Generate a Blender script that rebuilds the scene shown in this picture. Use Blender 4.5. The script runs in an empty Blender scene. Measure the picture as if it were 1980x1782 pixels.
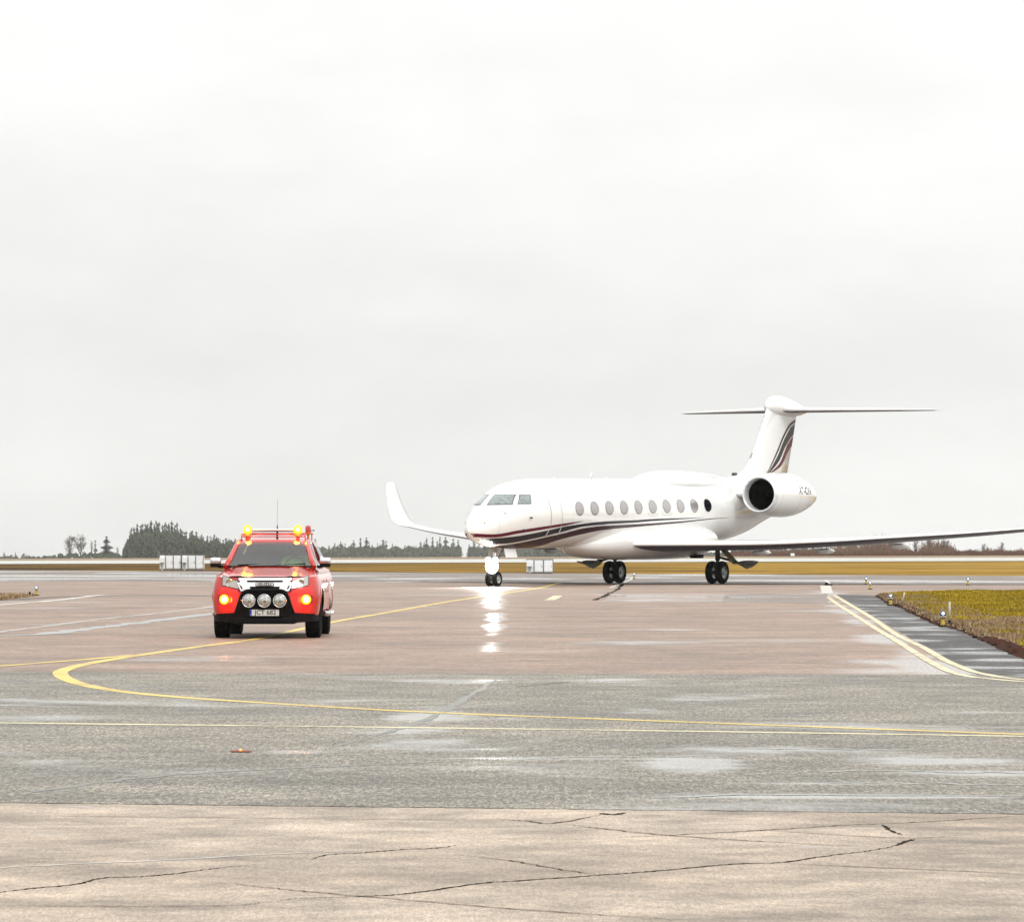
import bpy, bmesh, math, random
import numpy as np
from mathutils import Vector, Matrix, noise as mnoise
random.seed(7); rng = np.random.default_rng(11)
SC = bpy.context.scene
COL = SC.collection
R = math.radians

# ------------------------------------------------------------------ camera
F = 8500.0            # focal length in photo pixels (photo is 1980 wide)
H = 1.61              # eye height
cam = bpy.data.cameras.new('camera'); co = bpy.data.objects.new('camera', cam); COL.objects.link(co)
co.location = (0, 0, H); co.rotation_euler = (R(90), 0, 0)
cam.sensor_width = 36; cam.lens = F / 1980 * 36; cam.shift_y = (1052 - 891) / 1980
cam.clip_start = .5; cam.clip_end = 20000
SC.camera = co
def G(x, y):          # a point of the flat apron seen at a photo position
    s = (y - 1052) / H
    return Vector(((x - 990) / s, F / s, 0))

# ------------------------------------------------------------------ sky and light
SUN_EL, SUN_AZ = R(42), R(150)
SC.view_settings.view_transform = 'Standard'; SC.view_settings.look = 'None'
SC.view_settings.exposure = 0; SC.view_settings.gamma = 1
w = bpy.data.worlds.new('World'); SC.world = w; w.use_nodes = True
nt = w.node_tree; nt.nodes.clear()
def N(t, typ, **kw):
    n = t.nodes.new(typ)
    for k, v in kw.items():
        if k == 'ins':
            for a, b in v.items():
                if hasattr(b, 'is_output') or isinstance(b, bpy.types.NodeSocket): t.links.new(b, n.inputs[a])
                else: n.inputs[a].default_value = b
        else: setattr(n, k, v)
    return n
def M_(t, op, a, b=0.0, c=0.0, clamp=False):
    n = t.nodes.new('ShaderNodeMath'); n.operation = op; n.use_clamp = clamp
    for i, v in enumerate((a, b, c)):
        if isinstance(v, bpy.types.NodeSocket): t.links.new(v, n.inputs[i])
        else: n.inputs[i].default_value = v
    return n.outputs[0]
def ramp(t, fac, pts, interp='LINEAR'):
    n = t.nodes.new('ShaderNodeValToRGB'); n.color_ramp.interpolation = interp
    t.links.new(fac, n.inputs[0]); e = n.color_ramp.elements
    while len(e) > 1: e.remove(e[-1])
    for i, (p, c) in enumerate(pts):
        k = e[0] if i == 0 else e.new(p)
        k.position = p; k.color = (c, c, c, 1) if isinstance(c, (int, float)) else (*c, 1)
    return n.outputs[0]
def mixc(t, fac, a, b, mode='MIX'):
    n = t.nodes.new('ShaderNodeMix'); n.data_type = 'RGBA'; n.blend_type = mode
    for i, v in ((0, fac), (6, a), (7, b)):
        if isinstance(v, bpy.types.NodeSocket): t.links.new(v, n.inputs[i])
        elif isinstance(v, (int, float)): n.inputs[i].default_value = v
        else: n.inputs[i].default_value = (*v, 1)
    return n.outputs[2]
tc = N(nt, 'ShaderNodeTexCoord'); sep = N(nt, 'ShaderNodeSeparateXYZ', ins={0: tc.outputs['Generated']})
sx, sy, sz = sep.outputs
mp = N(nt, 'ShaderNodeMapping', ins={'Vector': tc.outputs['Generated']}); mp.inputs['Scale'].default_value = (9, 9, 24)
mp.inputs['Location'].default_value = (3.1, 1.7, .35)
n1 = N(nt, 'ShaderNodeTexNoise', ins={'Vector': mp.outputs[0], 'Scale': 1.0, 'Detail': 4.0, 'Roughness': .5})
mp2 = N(nt, 'ShaderNodeMapping', ins={'Vector': tc.outputs['Generated']}); mp2.inputs['Scale'].default_value = (30, 30, 70)
n2 = N(nt, 'ShaderNodeTexNoise', ins={'Vector': mp2.outputs[0], 'Scale': 1.0, 'Detail': 5.0, 'Roughness': .55})
c1 = ramp(nt, n1.outputs[0], [(.32, -.0), (.68, 1.0)], 'EASE')
zc = M_(nt, 'MAXIMUM', sz, 0.0)
lum = M_(nt, 'MULTIPLY_ADD', zc, 1.0, .965)                      # overcast: brighter overhead
lum = M_(nt, 'ADD', lum, M_(nt, 'MULTIPLY', M_(nt, 'SUBTRACT', c1, .5), .085))
lum = M_(nt, 'ADD', lum, M_(nt, 'MULTIPLY', M_(nt, 'SUBTRACT', n2.outputs[0], .5), .09))
lum = M_(nt, 'ADD', lum, M_(nt, 'MULTIPLY', sx, .28))
# a pale dip of thicker cloud between the horizon glow and the upper sky
dip = M_(nt, 'MULTIPLY', ramp(nt, sz, [(.01, 0.0), (.045, 1.0), (.07, 1.0), (.12, 0.0)], 'EASE'), -.085)
lum = M_(nt, 'ADD', lum, dip)
ccol = N(nt, 'ShaderNodeCombineColor', ins={0: M_(nt, 'MULTIPLY', lum, .995), 1: lum, 2: M_(nt, 'MULTIPLY', lum, .975)})
nish = N(nt, 'ShaderNodeTexSky', sky_type='NISHITA'); nish.sun_disc = False
nish.sun_elevation = SUN_EL; nish.sun_rotation = SUN_AZ
bg1 = N(nt, 'ShaderNodeBackground', ins={'Color': nish.outputs[0], 'Strength': .06})
bg2 = N(nt, 'ShaderNodeBackground', ins={'Color': ccol.outputs[0], 'Strength': 1.0})
mx = N(nt, 'ShaderNodeMixShader', ins={0: .95, 1: bg1.outputs[0], 2: bg2.outputs[0]})
N(nt, 'ShaderNodeOutputWorld', ins={0: mx.outputs[0]})
sl = bpy.data.lights.new('sun', 'SUN'); sl.energy = 1.2; sl.angle = R(25); sl.color = (1, .97, .92)
so = bpy.data.objects.new('sun', sl); COL.objects.link(so)
sd = Vector((math.sin(SUN_AZ) * math.cos(SUN_EL), math.cos(SUN_AZ) * math.cos(SUN_EL), math.sin(SUN_EL)))
so.rotation_euler = sd.to_track_quat('Z', 'Y').to_euler()

# ------------------------------------------------------------------ materials
MATS = {}
def newmat(name):
    m = bpy.data.materials.new(name); m.use_nodes = True; t = m.node_tree
    return m, t, t.nodes['Principled BSDF']
def mat(name, col, rough=.5, metal=0., coat=0., var=.08, vscale=6., emit=None, estr=0., trans=0., ior=1.45, bump=0., bscale=200., alpha=1.):
    if name in MATS: return MATS[name]
    m, t, p = newmat(name)
    p.inputs['Roughness'].default_value = rough; p.inputs['Metallic'].default_value = metal
    p.inputs['Coat Weight'].default_value = coat; p.inputs['Coat Roughness'].default_value = .05
    p.inputs['Transmission Weight'].default_value = trans; p.inputs['IOR'].default_value = ior
    p.inputs['Alpha'].default_value = alpha
    tcn = N(t, 'ShaderNodeTexCoord')
    nz = N(t, 'ShaderNodeTexNoise', ins={'Vector': tcn.outputs['Object'], 'Scale': vscale, 'Detail': 5.0})
    f = ramp(t, nz.outputs[0], [(.3, 1 - var), (.7, 1 + var)])
    c = mixc(t, 1.0, col, f, 'MULTIPLY')
    t.links.new(c, p.inputs['Base Color'])
    r = M_(t, 'MULTIPLY_ADD', nz.outputs[0], rough * .5, rough * .75, clamp=True); t.links.new(r, p.inputs['Roughness'])
    if bump:
        nb = N(t, 'ShaderNodeTexNoise', ins={'Vector': tcn.outputs['Object'], 'Scale': bscale, 'Detail': 3.0})
        b = N(t, 'ShaderNodeBump', ins={'Height': nb.outputs[0], 'Strength': bump, 'Distance': .01})
        t.links.new(b.outputs[0], p.inputs['Normal'])
    if emit:
        p.inputs['Emission Color'].default_value = (*emit, 1); p.inputs['Emission Strength'].default_value = estr
    MATS[name] = m; return m
WHITE = mat('white_paint', (.80, .80, .79), .18, coat=.6, var=.02, vscale=1.5)
MAROON = mat('maroon_paint', (.10, .001, .018), .35, var=.05)
NAVY = mat('slate_paint', (.008, .008, .016), .35, var=.15)
BLACKRED = mat('dark_maroon_paint', (.028, .001, .008), .35)
for m_ in (MAROON, NAVY, BLACKRED): m_.node_tree.nodes['Principled BSDF'].inputs['Specular IOR Level'].default_value = .3
UNDER = mat('shaded_lower_surface', (.085, .080, .115), .4, var=.1, vscale=2.)  # shade beneath wings and tailplane, put into the colour
METAL = mat('bare_metal', (.55, .55, .56), .28, metal=1.)
DARKMETAL = mat('dark_metal', (.10, .10, .10), .45, metal=.7)
GEARPAINT = mat('gear_paint', (.42, .42, .40), .4)
BLACK = mat('black_void', (.001, .001, .001), .9); BLACK.node_tree.nodes['Principled BSDF'].inputs['Specular IOR Level'].default_value = 0.
RUBBER = mat('tyre_rubber', (.008, .0085, .0085), .8, bump=.2)
BLACKPL = mat('black_plastic', (.004, .004, .0045), .6)
for m_ in (RUBBER, BLACKPL): m_.node_tree.nodes['Principled BSDF'].inputs['Specular IOR Level'].default_value = .15
CHROME = mat('chrome', (.80, .80, .82), .08, metal=1.)
SILVER = mat('bright_grille_chrome', (.78, .79, .80), .22, metal=.35, coat=.6, var=.03)
RED = mat('red_paint', (.46, .010, .004), .2, coat=.7, var=.04)
PLATE = mat('plate_white', (.62, .62, .58), .4)
BLUE = mat('plate_blue', (.01, .03, .35), .4)
INK = mat('black_letters', (.012, .012, .014), .5)
LENS = mat('clear_lens', (.40, .40, .38), .14, metal=.6, var=.35, vscale=60.)
REFL = mat('reflector', (.55, .56, .54), .18, metal=.9, var=.4, vscale=40.)
VEST = mat('hi_vis_vest', (.42, .95, .16), .7, var=.2, vscale=12., emit=(.3, .9, .1), estr=0.)
SKIN = mat('skin', (.45, .27, .20), .6)
CLOTH = mat('dark_cloth', (.03, .035, .05), .8)
SEATM = mat('seat_fabric', (.26, .28, .25), .85)
GOLD = mat('yellow_stem_paint', (.42, .30, .03), .45, var=.15, vscale=30.)
DOME = mat('blue_glass_dome', (.02, .05, .16), .08, coat=.5)
LAMPW = mat('lit_blue_white_lamp', (.8, .9, 1), .3, emit=(.75, .9, 1.), estr=4.)
AMBER = mat('lit_amber_dome', (1, .30, .01), .25, emit=(1, .26, .005), estr=2.6)
AMBERHOT = mat('lit_amber_bulb', (1, .8, .4), .25, emit=(1, .70, .22), estr=6.)
HOT = mat('lit_landing_lamp', (1, 1, 1), .2, emit=(1, .97, .88), estr=60.)
HOT2 = mat('lit_small_lamp', (1, 1, 1), .2, emit=(1, .98, .95), estr=6.)
REDL = mat('red_beacon_dome', (.42, .03, .015), .2, coat=.5)
ORANGEB = mat('orange_beacon_base', (.65, .16, .02), .4)
CABW = mat('white_enamel', (.82, .84, .85), .45, var=.06, vscale=3.)
CABD = mat('cabinet_recess', (.16, .14, .15), .7)
ROOFB = mat('cabinet_roof', (.17, .13, .12), .7)
PWIN = mat('cabin_glass', (.27, .25, .245), .08, coat=1., var=.12, vscale=9.)
PWIND = mat('dark_cabin_glass', (.008, .010, .014), .06, coat=1.)
PWS = mat('cockpit_glass', (.16, .20, .20), .05, coat=1., var=.4, vscale=5.)
RIM = mat('wheel_rim', (.38, .40, .38), .35, metal=.6)
PATCH = mat('grey_panel', (.30, .29, .27), .5)
# thin tinted glazing for the pickup
def glass(name, tint, alpha):
    m, t, p = newmat(name); t.nodes.remove(p)
    tr = N(t, 'ShaderNodeBsdfTransparent'); tr.inputs[0].default_value = (*tint, 1)
    gl = N(t, 'ShaderNodeBsdfGlossy'); gl.inputs['Roughness'].default_value = .03
    fr = N(t, 'ShaderNodeFresnel'); fr.inputs[0].default_value = 1.5
    f = M_(t, 'ADD', fr.outputs[0], alpha, clamp=True)
    mx = N(t, 'ShaderNodeMixShader', ins={0: f, 1: tr.outputs[0], 2: gl.outputs[0]})
    t.links.new(mx.outputs[0], t.nodes['Material Output'].inputs[0]); return m
WSG = glass('windscreen_glass', (.90, .97, .88), .05)
SIDEG = glass('side_glass', (.10, .11, .11), .12)

def zone(t, pos, cx, cy, rx, ry, rot=0.):
    """soft elliptical wet area on the ground, in metres"""
    a = N(t, 'ShaderNodeMapping', ins={'Vector': pos}); a.vector_type = 'TEXTURE'
    a.inputs['Location'].default_value = (cx, cy, 0); a.inputs['Rotation'].default_value = (0, 0, rot)
    a.inputs['Scale'].default_value = (rx, ry, 1e6)
    l = N(t, 'ShaderNodeVectorMath', operation='LENGTH', ins={0: a.outputs[0]})
    return M_(t, 'SUBTRACT', 1.0, l.outputs['Value'], clamp=True)
def pavement(name, ca, cb, grain=.35, gscale=38., rough=.62, wet=.42, wets=.16, zones=(), stain=.25, bump=.35, sheen=.5, wetdark=.95, soft=9.):
    m, t, p = newmat(name)
    g = N(t, 'ShaderNodeNewGeometry'); pos = g.outputs['Position']
    big = N(t, 'ShaderNodeTexNoise', ins={'Vector': pos, 'Scale': .22, 'Detail': 5.0, 'Roughness': .6})
    mid = N(t, 'ShaderNodeTexNoise', ins={'Vector': pos, 'Scale': 1.7, 'Detail': 5.0, 'Roughness': .65})
    roll = N(t, 'ShaderNodeMapping', ins={'Vector': pos}); roll.inputs['Scale'].default_value = (1, .16, 1)
    fine = N(t, 'ShaderNodeTexNoise', ins={'Vector': roll.outputs[0], 'Scale': gscale, 'Detail': 3.0, 'Roughness': .75})
    vor = N(t, 'ShaderNodeTexVoronoi', ins={'Vector': roll.outputs[0], 'Scale': gscale * 1.3})
    c = mixc(t, ramp(t, big.outputs[0], [(.35, 0.), (.65, 1.)]), ca, cb)
    c = mixc(t, 1.0, c, ramp(t, mid.outputs[0], [(.3, 1 - stain), (.7, 1 + stain * .8)]), 'MULTIPLY')
    c = mixc(t, 1.0, c, ramp(t, fine.outputs[0], [(.40, 1 - grain), (.60, 1 + grain)]), 'MULTIPLY')
    peb = N(t, 'ShaderNodeTexNoise', ins={'Vector': roll.outputs[0], 'Scale': gscale * .45, 'Detail': 2.0, 'Roughness': .6})
    c = mixc(t, 1.0, c, ramp(t, peb.outputs[0], [(.38, 1 - grain * .6), (.62, 1 + grain * .6)]), 'MULTIPLY')
    strk = N(t, 'ShaderNodeTexNoise', ins={'Vector': pos, 'Scale': .65, 'Detail': 8.0, 'Roughness': .75, 'Distortion': .3})
    c = mixc(t, 1.0, c, ramp(t, strk.outputs[0], [(.36, 1 - stain), (.5, 1.0), (.64, 1 + stain)]), 'MULTIPLY')
    c = mixc(t, grain * .5, c, mixc(t, 1.0, c, ramp(t, vor.outputs['Distance'], [(.0, 1.7), (.6, .3)]), 'MULTIPLY'))
    # wetness: films of water lying in the low spots
    wn = N(t, 'ShaderNodeTexNoise', ins={'Vector': pos, 'Scale': wets, 'Detail': 6.0, 'Roughness': .62, 'Distortion': .4})
    f = M_(t, 'SUBTRACT', M_(t, 'MULTIPLY_ADD', wn.outputs[0], 1.9, -.45), wet)
    for z in zones:
        f = M_(t, 'ADD', f, M_(t, 'MULTIPLY', zone(t, pos, *z[:5]), z[5]))
    wm = M_(t, 'MULTIPLY', f, soft, clamp=True)
    wm2 = M_(t, 'MULTIPLY', wm, M_(t, 'SUBTRACT', 1.25, M_(t, 'MULTIPLY', fine.outputs[0], .6)), clamp=True)
    c = mixc(t, wm2, c, mixc(t, 1.0, c, (wetdark,) * 3, 'MULTIPLY'))
    t.links.new(c, p.inputs['Base Color'])
    r = M_(t, 'MULTIPLY_ADD', wm2, .09 - rough, M_(t, 'MULTIPLY_ADD', M_(t, 'SUBTRACT', fine.outputs[0], .5), .3, rough))
    t.links.new(r, p.inputs['Roughness'])
    p.inputs['Specular IOR Level'].default_value = sheen
    b = N(t, 'ShaderNodeBump', ins={'Height': M_(t, 'ADD', fine.outputs[0], M_(t, 'MULTIPLY', vor.outputs['Distance'], .6)),
          'Strength': M_(t, 'MULTIPLY_ADD', wm2, -bump * .95, bump), 'Distance': .004})
    t.links.new(b.outputs[0], p.inputs['Normal'])
    MATS[name] = m; return m
def zseg(p, q, w_, k, z0=1.3):           # wet streak along a segment
    a, b = G(*p), G(*q); d = b - a
    return ((a.x + b.x) / 2, (a.y + b.y) / 2, w_, d.length / 2 * z0, math.atan2(-d.x, d.y), k)
LN = [(1596, 1136), (1606, 1160), (1640, 1186), (1684, 1217), (1733, 1248), (1783, 1277), (1838, 1300), (1925, 1310), (2060, 1320)]
LNZ = [zseg(LN[i], LN[i + 1], w_, .5) for i, w_ in zip(range(8), (.9, .8, .75, .7, .6, .6, .7, .8))]
def zG(x, y, wpx, hpx, k):                # wet zone from a photo ellipse
    a = G(x, y); b = G(x + wpx, y); c1_ = G(x, y - hpx); c2_ = G(x, y + hpx)
    return (a.x, a.y, b.x - a.x, (c1_.y - c2_.y) / 2, 0., k)
APRON = pavement('rose_grey_asphalt', (.315, .218, .166), (.215, .155, .122), grain=.15, gscale=22., sheen=.35, wet=.66, wets=.11, stain=.18, rough=.62,
    soft=4., zones=LNZ + [zG(1760, 1295, 330, 9, .45), zG(1720, 1280, 160, 10, .4), zG(957, 1160, 45, 16, .58), zG(957, 1205, 30, 45, .42), zG(1300, 1217, 160, 3, .4), zG(1290, 1158, 130, 5, .3), zG(960, 1187, 110, 4, .3), zG(1060, 1260, 300, 5, .22), zG(600, 1290, 500, 5, .2)])
GREYA = pavement('grey_asphalt', (.250, .218, .175), (.175, .158, .132), grain=.50, rough=.6, sheen=.35, gscale=52., wet=.60, wets=.30, stain=.25, bump=.8, soft=4.,
    zones=[zG(1480, 1449, 330, 16, .52), zG(1830, 1470, 330, 14, .55), zG(1830, 1494, 330, 10, .55), zG(1600, 1514, 420, 6, .48), zG(1640, 1540, 420, 5, .5), zG(1340, 1478, 130, 22, .55), zG(560, 1452, 130, 6, .42), zG(1040, 1466, 300, 6, .45), zG(700, 1440, 300, 40, .22), zG(830, 1385, 120, 60, .24),
           zG(700, 1408, 320, 14, .13), zG(1880, 1378, 160, 7, .45), zG(900, 1465, 200, 7, .14)])
BEIGE = pavement('worn_beige_asphalt', (.41, .328, .256), (.270, .206, .154), grain=.20, gscale=95., wet=.78, wets=.5, stain=.36, bump=.5,
    zones=[zG(60, 1676, 200, 9, .18)])
SHOULDER = pavement('dark_wet_asphalt', (.080, .077, .076), (.12, .115, .112), grain=.3, gscale=25., wet=.60, wets=.32, stain=.2, rough=.75, sheen=.15, bump=0., soft=3.5,
    zones=LNZ[1:5] + [zG((a + b) / 2, (c + d) / 2, (b - a) * .6, (d - c) * .9, .30) for a, b, c, d in ((1745, 2080, 1283, 1298), (1700, 1862, 1209, 1216), (1735, 1895, 1221, 1230), (1780, 1985, 1248, 1264), (1640, 1725, 1167, 1173), (1660, 1775, 1178, 1193), (1715, 1805, 1194, 1204), (1735, 1850, 1236, 1243), (1850, 2000, 1270, 1279), (1900, 2100, 1300, 1312))])
RUNWAY = pavement('pale_concrete', (.50, .49, .44), (.44, .43, .39), grain=.1, gscale=3., wet=.5, wets=.05, stain=.08)
STRIP = pavement('far_taxiway_asphalt', (.20, .160, .135), (.15, .124, .108), grain=.12, gscale=6., wet=.53, wets=.06, stain=.15)
JOINT_AND_SHADE = pavement('dark_asphalt_and_shade', (.075, .058, .050), (.11, .085, .07), grain=.3, gscale=12., wet=.7, stain=.3)
CRACKM = mat('crack_dirt', (.022, .014, .009), .9, var=.4, vscale=8.)
CRACKF = mat('crack_faint', (.085, .050, .030), .9, var=.4, vscale=8.)
def linepaint(name, col, under, worn=.40):
    m, t, p = newmat(name); g = N(t, 'ShaderNodeNewGeometry')
    a = N(t, 'ShaderNodeTexNoise', ins={'Vector': g.outputs['Position'], 'Scale': 9., 'Detail': 6., 'Roughness': .75}); b = N(t, 'ShaderNodeTexNoise', ins={'Vector': g.outputs['Position'], 'Scale': .8, 'Detail': 3.})
    f = M_(t, 'ADD', M_(t, 'MULTIPLY', a.outputs[0], .7), M_(t, 'MULTIPLY', b.outputs[0], .3))
    c = mixc(t, ramp(t, f, [(worn, 0.), (worn + .09, 1.)]), under, col)
    c = mixc(t, 1., c, ramp(t, b.outputs[0], [(.3, .8), (.7, 1.12)]), 'MULTIPLY')
    t.links.new(c, p.inputs['Base Color']); p.inputs['Roughness'].default_value = .5; MATS[name] = m; return m
YEL = linepaint('yellow_line_paint', (.66, .47, .10), (.27, .21, .13), .38)
YELP = linepaint('pale_yellow_line_paint', (.66, .58, .36), (.20, .18, .14), .40)
WHT = linepaint('white_line_paint', (.62, .60, .53), (.28, .25, .22), .42)
WATER = mat('standing_water', (.16, .155, .15), .12, var=.25, vscale=2., bump=.04, bscale=3.)
MUD = mat('wet_soil_edge', (.045, .014, .006), .85, var=.5, vscale=5., bump=.8, bscale=25.)
for m_ in (MUD, CRACKM, CRACKF): m_.node_tree.nodes['Principled BSDF'].inputs['Specular IOR Level'].default_value = .08

def groundmat():
    m, t, p = newmat('dry_grass_field')
    g = N(t, 'ShaderNodeNewGeometry'); pos = g.outputs['Position']
    s = N(t, 'ShaderNodeSeparateXYZ', ins={0: pos})
    mpn = N(t, 'ShaderNodeMapping', ins={'Vector': pos}); mpn.inputs['Scale'].default_value = (.05, .10, 1)
    a = N(t, 'ShaderNodeTexNoise', ins={'Vector': mpn.outputs[0], 'Scale': 1.0, 'Detail': 6.0, 'Roughness': .65})
    b = N(t, 'ShaderNodeTexNoise', ins={'Vector': pos, 'Scale': 1.4, 'Detail': 4.0, 'Roughness': .7})
    a2 = M_(t, 'ADD', a.outputs[0], M_(t, 'MULTIPLY', M_(t, 'MAXIMUM', M_(t, 'MINIMUM', s.outputs[0], 30.), -30.), .0028))
    c = ramp(t, a2, [(.30, (.025, .012, .002)), (.46, (.10, .052, .005)), (.52, (.24, .135, .012)), (.62, (.32, .19, .022)), (.75, (.27, .18, .05))])
    c = mixc(t, 1.0, c, ramp(t, b.outputs[0], [(.3, .65), (.7, 1.35)]), 'MULTIPLY')
    far = ramp(t, M_(t, 'MULTIPLY', s.outputs[1], .001), [(.525, 0.), (.545, 1.)])
    c2 = ramp(t, a.outputs[0], [(.35, (.13, .075, .045)), (.5, (.28, .21, .145)), (.7, (.40, .33, .23))])
    c = mixc(t, far, c, c2)
    t.links.new(c, p.inputs['Base Color']); p.inputs['Roughness'].default_value = .95
    p.inputs['Specular IOR Level'].default_value = .1
    bb = N(t, 'ShaderNodeBump', ins={'Height': b.outputs[0], 'Strength': .8, 'Distance': .1}); t.links.new(bb.outputs[0], p.inputs['Normal'])
    return m
FIELD = groundmat()
def leafmat(name, ca, cb, sc=.6, rough=.8):
    m, t, p = newmat(name)
    g = N(t, 'ShaderNodeNewGeometry')
    a = N(t, 'ShaderNodeTexNoise', ins={'Vector': g.outputs['Position'], 'Scale': sc, 'Detail': 4.0})
    f = ramp(t, a.outputs[0], [(.32, 0.), (.68, 1.)])
    f2 = M_(t, 'MULTIPLY_ADD', g.outputs['Random Per Island'], .5, M_(t, 'MULTIPLY', f, .6), clamp=True)
    t.links.new(mixc(t, f2, ca, cb), p.inputs['Base Color']); p.inputs['Roughness'].default_value = rough
    p.inputs['Specular IOR Level'].default_value = .15
    MATS[name] = m; return m
NEEDLE = leafmat('spruce_needles', (.009, .018, .010), (.036, .055, .028), .5)
BARK = mat('bark', (.07, .055, .045), .9, vscale=4.)
TWIG = leafmat('bare_twigs', (.13, .10, .085), (.22, .18, .15), 1.)
BRUSHM = leafmat('brown_brush_twigs', (.085, .050, .035), (.24, .16, .115), .25)
SCRUB = leafmat('grey_green_scrub', (.055, .068, .044), (.105, .120, .082), .15)
GRASS = leafmat('winter_grass_blades', (.09, .060, .004), (.50, .36, .022), .45, .7)
GRASSD = leafmat('withered_grass_blades', (.14, .075, .03), (.42, .32, .20), 1.2, .8)

# ------------------------------------------------------------------ mesh helpers
class MB:
    def __init__(s): s.v = []; s.f = []; s.sm = []
    def add(s, vs, fs, smooth=True):
        o = len(s.v); s.v += [tuple(v) for v in vs]
        s.f += [tuple(i + o for i in f) for f in fs]; s.sm += [smooth] * len(fs); return s
    def grid(s, P, closeu=False, closev=False, smooth=True):
        nu, nv = len(P), len(P[0]); vs = [p for r in P for p in r]; fs = []
        for i in range(nu if closeu else nu - 1):
            for j in range(nv if closev else nv - 1):
                a = i * nv + j; b = ((i + 1) % nu) * nv + j; c = ((i + 1) % nu) * nv + (j + 1) % nv; d = i * nv + (j + 1) % nv
                fs.append((a, b, c, d))
        return s.add(vs, fs, smooth)
    def loft(s, rings, cap=True, smooth=True):
        s.grid(rings, closev=True, smooth=smooth)
        if cap:
            n = len(rings[0]); s.add(rings[0], [tuple(range(n))[::-1]], False); s.add(rings[-1], [tuple(range(n))], False)
        return s
    def box(s, c, d, rot=None, bev=0.):
        x, y, z = [k / 2 for k in d]; M = rot or Matrix.Identity(3); c = Vector(c)
        if bev <= 0:
            vs = [c + M @ Vector((a * x, b * y, g * z)) for a in (-1, 1) for b in (-1, 1) for g in (-1, 1)]
            return s.add(vs, [(0, 1, 3, 2), (4, 6, 7, 5), (0, 4, 5, 1), (2, 3, 7, 6), (0, 2, 6, 4), (1, 5, 7, 3)], False)
        b_ = min(bev, x * .9, y * .9, z * .9)
        bm = bmesh.new(); bmesh.ops.create_cube(bm, size=2)
        for v in bm.verts: v.co = Vector((v.co.x * x, v.co.y * y, v.co.z * z))
        bmesh.ops.bevel(bm, geom=bm.edges[:], offset=b_, segments=2, affect='EDGES', profile=.6)
        vs = [c + M @ v.co for v in bm.verts]; fs = [[v.index for v in f.verts] for f in bm.faces]; bm.free()
        return s.add(vs, fs, False)
    def tube(s, pts, r, n=10, cap=True):
        pts = [Vector(p) for p in pts]; rr = r if isinstance(r, (list, tuple)) else [r] * len(pts); rings = []
        for i, p in enumerate(pts):
            d = (pts[min(i + 1, len(pts) - 1)] - pts[max(i - 1, 0)]).normalized()
            u = d.cross(Vector((0, 0, 1)) if abs(d.z) < .9 else Vector((0, 1, 0))).normalized(); v = d.cross(u)
            rings.append([p + (u * math.cos(a) + v * math.sin(a)) * rr[i] for a in [2 * math.pi * k / n for k in range(n)]])
        return s.loft(rings, cap)
    def lathe(s, prof, c, axis=(0, 0, 1), n=32, smooth=True):
        ax = Vector(axis).normalized(); u = ax.cross(Vector((0, 0, 1)) if abs(ax.z) < .9 else Vector((1, 0, 0))).normalized(); v = ax.cross(u); c = Vector(c)
        return s.grid([[c + ax * h + (u * math.cos(a) + v * math.sin(a)) * max(r, 1e-4) for a in [2 * math.pi * k / n for k in range(n)]] for h, r in prof], closev=True, smooth=smooth)
    def build(s, name, m, parent=None, loc=None):
        me = bpy.data.meshes.new(name); me.from_pydata(s.v, [], s.f); me.update()
        me.polygons.foreach_set('use_smooth', s.sm); me.materials.append(m)
        o = bpy.data.objects.new(name, me); COL.objects.link(o)
        if parent: o.parent = parent
        if loc: o.location = loc
        bm = bmesh.new(); bm.from_mesh(me); bmesh.ops.remove_doubles(bm, verts=bm.verts, dist=1e-5); bmesh.ops.recalc_face_normals(bm, faces=bm.faces); bm.to_mesh(me); bm.free()
        return o
def tag(o, label=None, cat=None, group=None, kind=None):
    if label: o['label'] = label
    if cat: o['category'] = cat
    if group: o['group'] = group
    if kind: o['kind'] = kind
    return o
def empty(name, loc, rz=0., **kw):
    o = bpy.data.objects.new(name, None); COL.objects.link(o); o.location = loc; o.rotation_euler = (0, 0, rz); o.empty_display_size = .3
    return tag(o, **kw)
def copy_tree(o, kids, parent=None):
    c = o.copy(); COL.objects.link(c); c.parent = parent
    for k in kids.get(o.name, []): copy_tree(bpy.data.objects[k], kids, c)
    return c
def kidmap():
    d = {}
    for o in bpy.data.objects:
        if o.parent: d.setdefault(o.parent.name, []).append(o.name)
    return d
def text_mesh(txt, size, fn, name, m, parent, bold=.0, sx=1.):
    cu = bpy.data.curves.new('t', 'FONT'); cu.body = txt; cu.size = size; cu.align_x = 'CENTER'; cu.align_y = 'CENTER'; cu.offset = bold
    o = bpy.data.objects.new('t', cu); COL.objects.link(o); bpy.context.view_layer.update()
    me = o.to_mesh(); vs = [fn(v.co.x * sx, v.co.y) for v in me.vertices]; fs = [tuple(p.vertices) for p in me.polygons]
    o.to_mesh_clear(); bpy.data.objects.remove(o)
    mb = MB(); mb.add(vs, fs, False); return mb.build(name, m, parent)
def catmull(pts, n=8):
    P = [Vector(p) for p in pts]; out = []
    for i in range(len(P) - 1):
        a, b, c, d = P[max(i - 1, 0)], P[i], P[i + 1], P[min(i + 2, len(P) - 1)]
        for k in range(n):
            t = k / n
            out.append(.5 * ((2 * b) + (c - a) * t + (2 * a - 5 * b + 4 * c - d) * t * t + (3 * b - 3 * c + d - a) * t ** 3))
    return out + [P[-1]]
def struct(o):
    bm = bmesh.new(); bm.from_mesh(o.data)
    for f in bm.faces:
        if f.normal.z < 0: f.normal_flip()
    bm.to_mesh(o.data); bm.free(); return tag(o, kind='structure')

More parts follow.
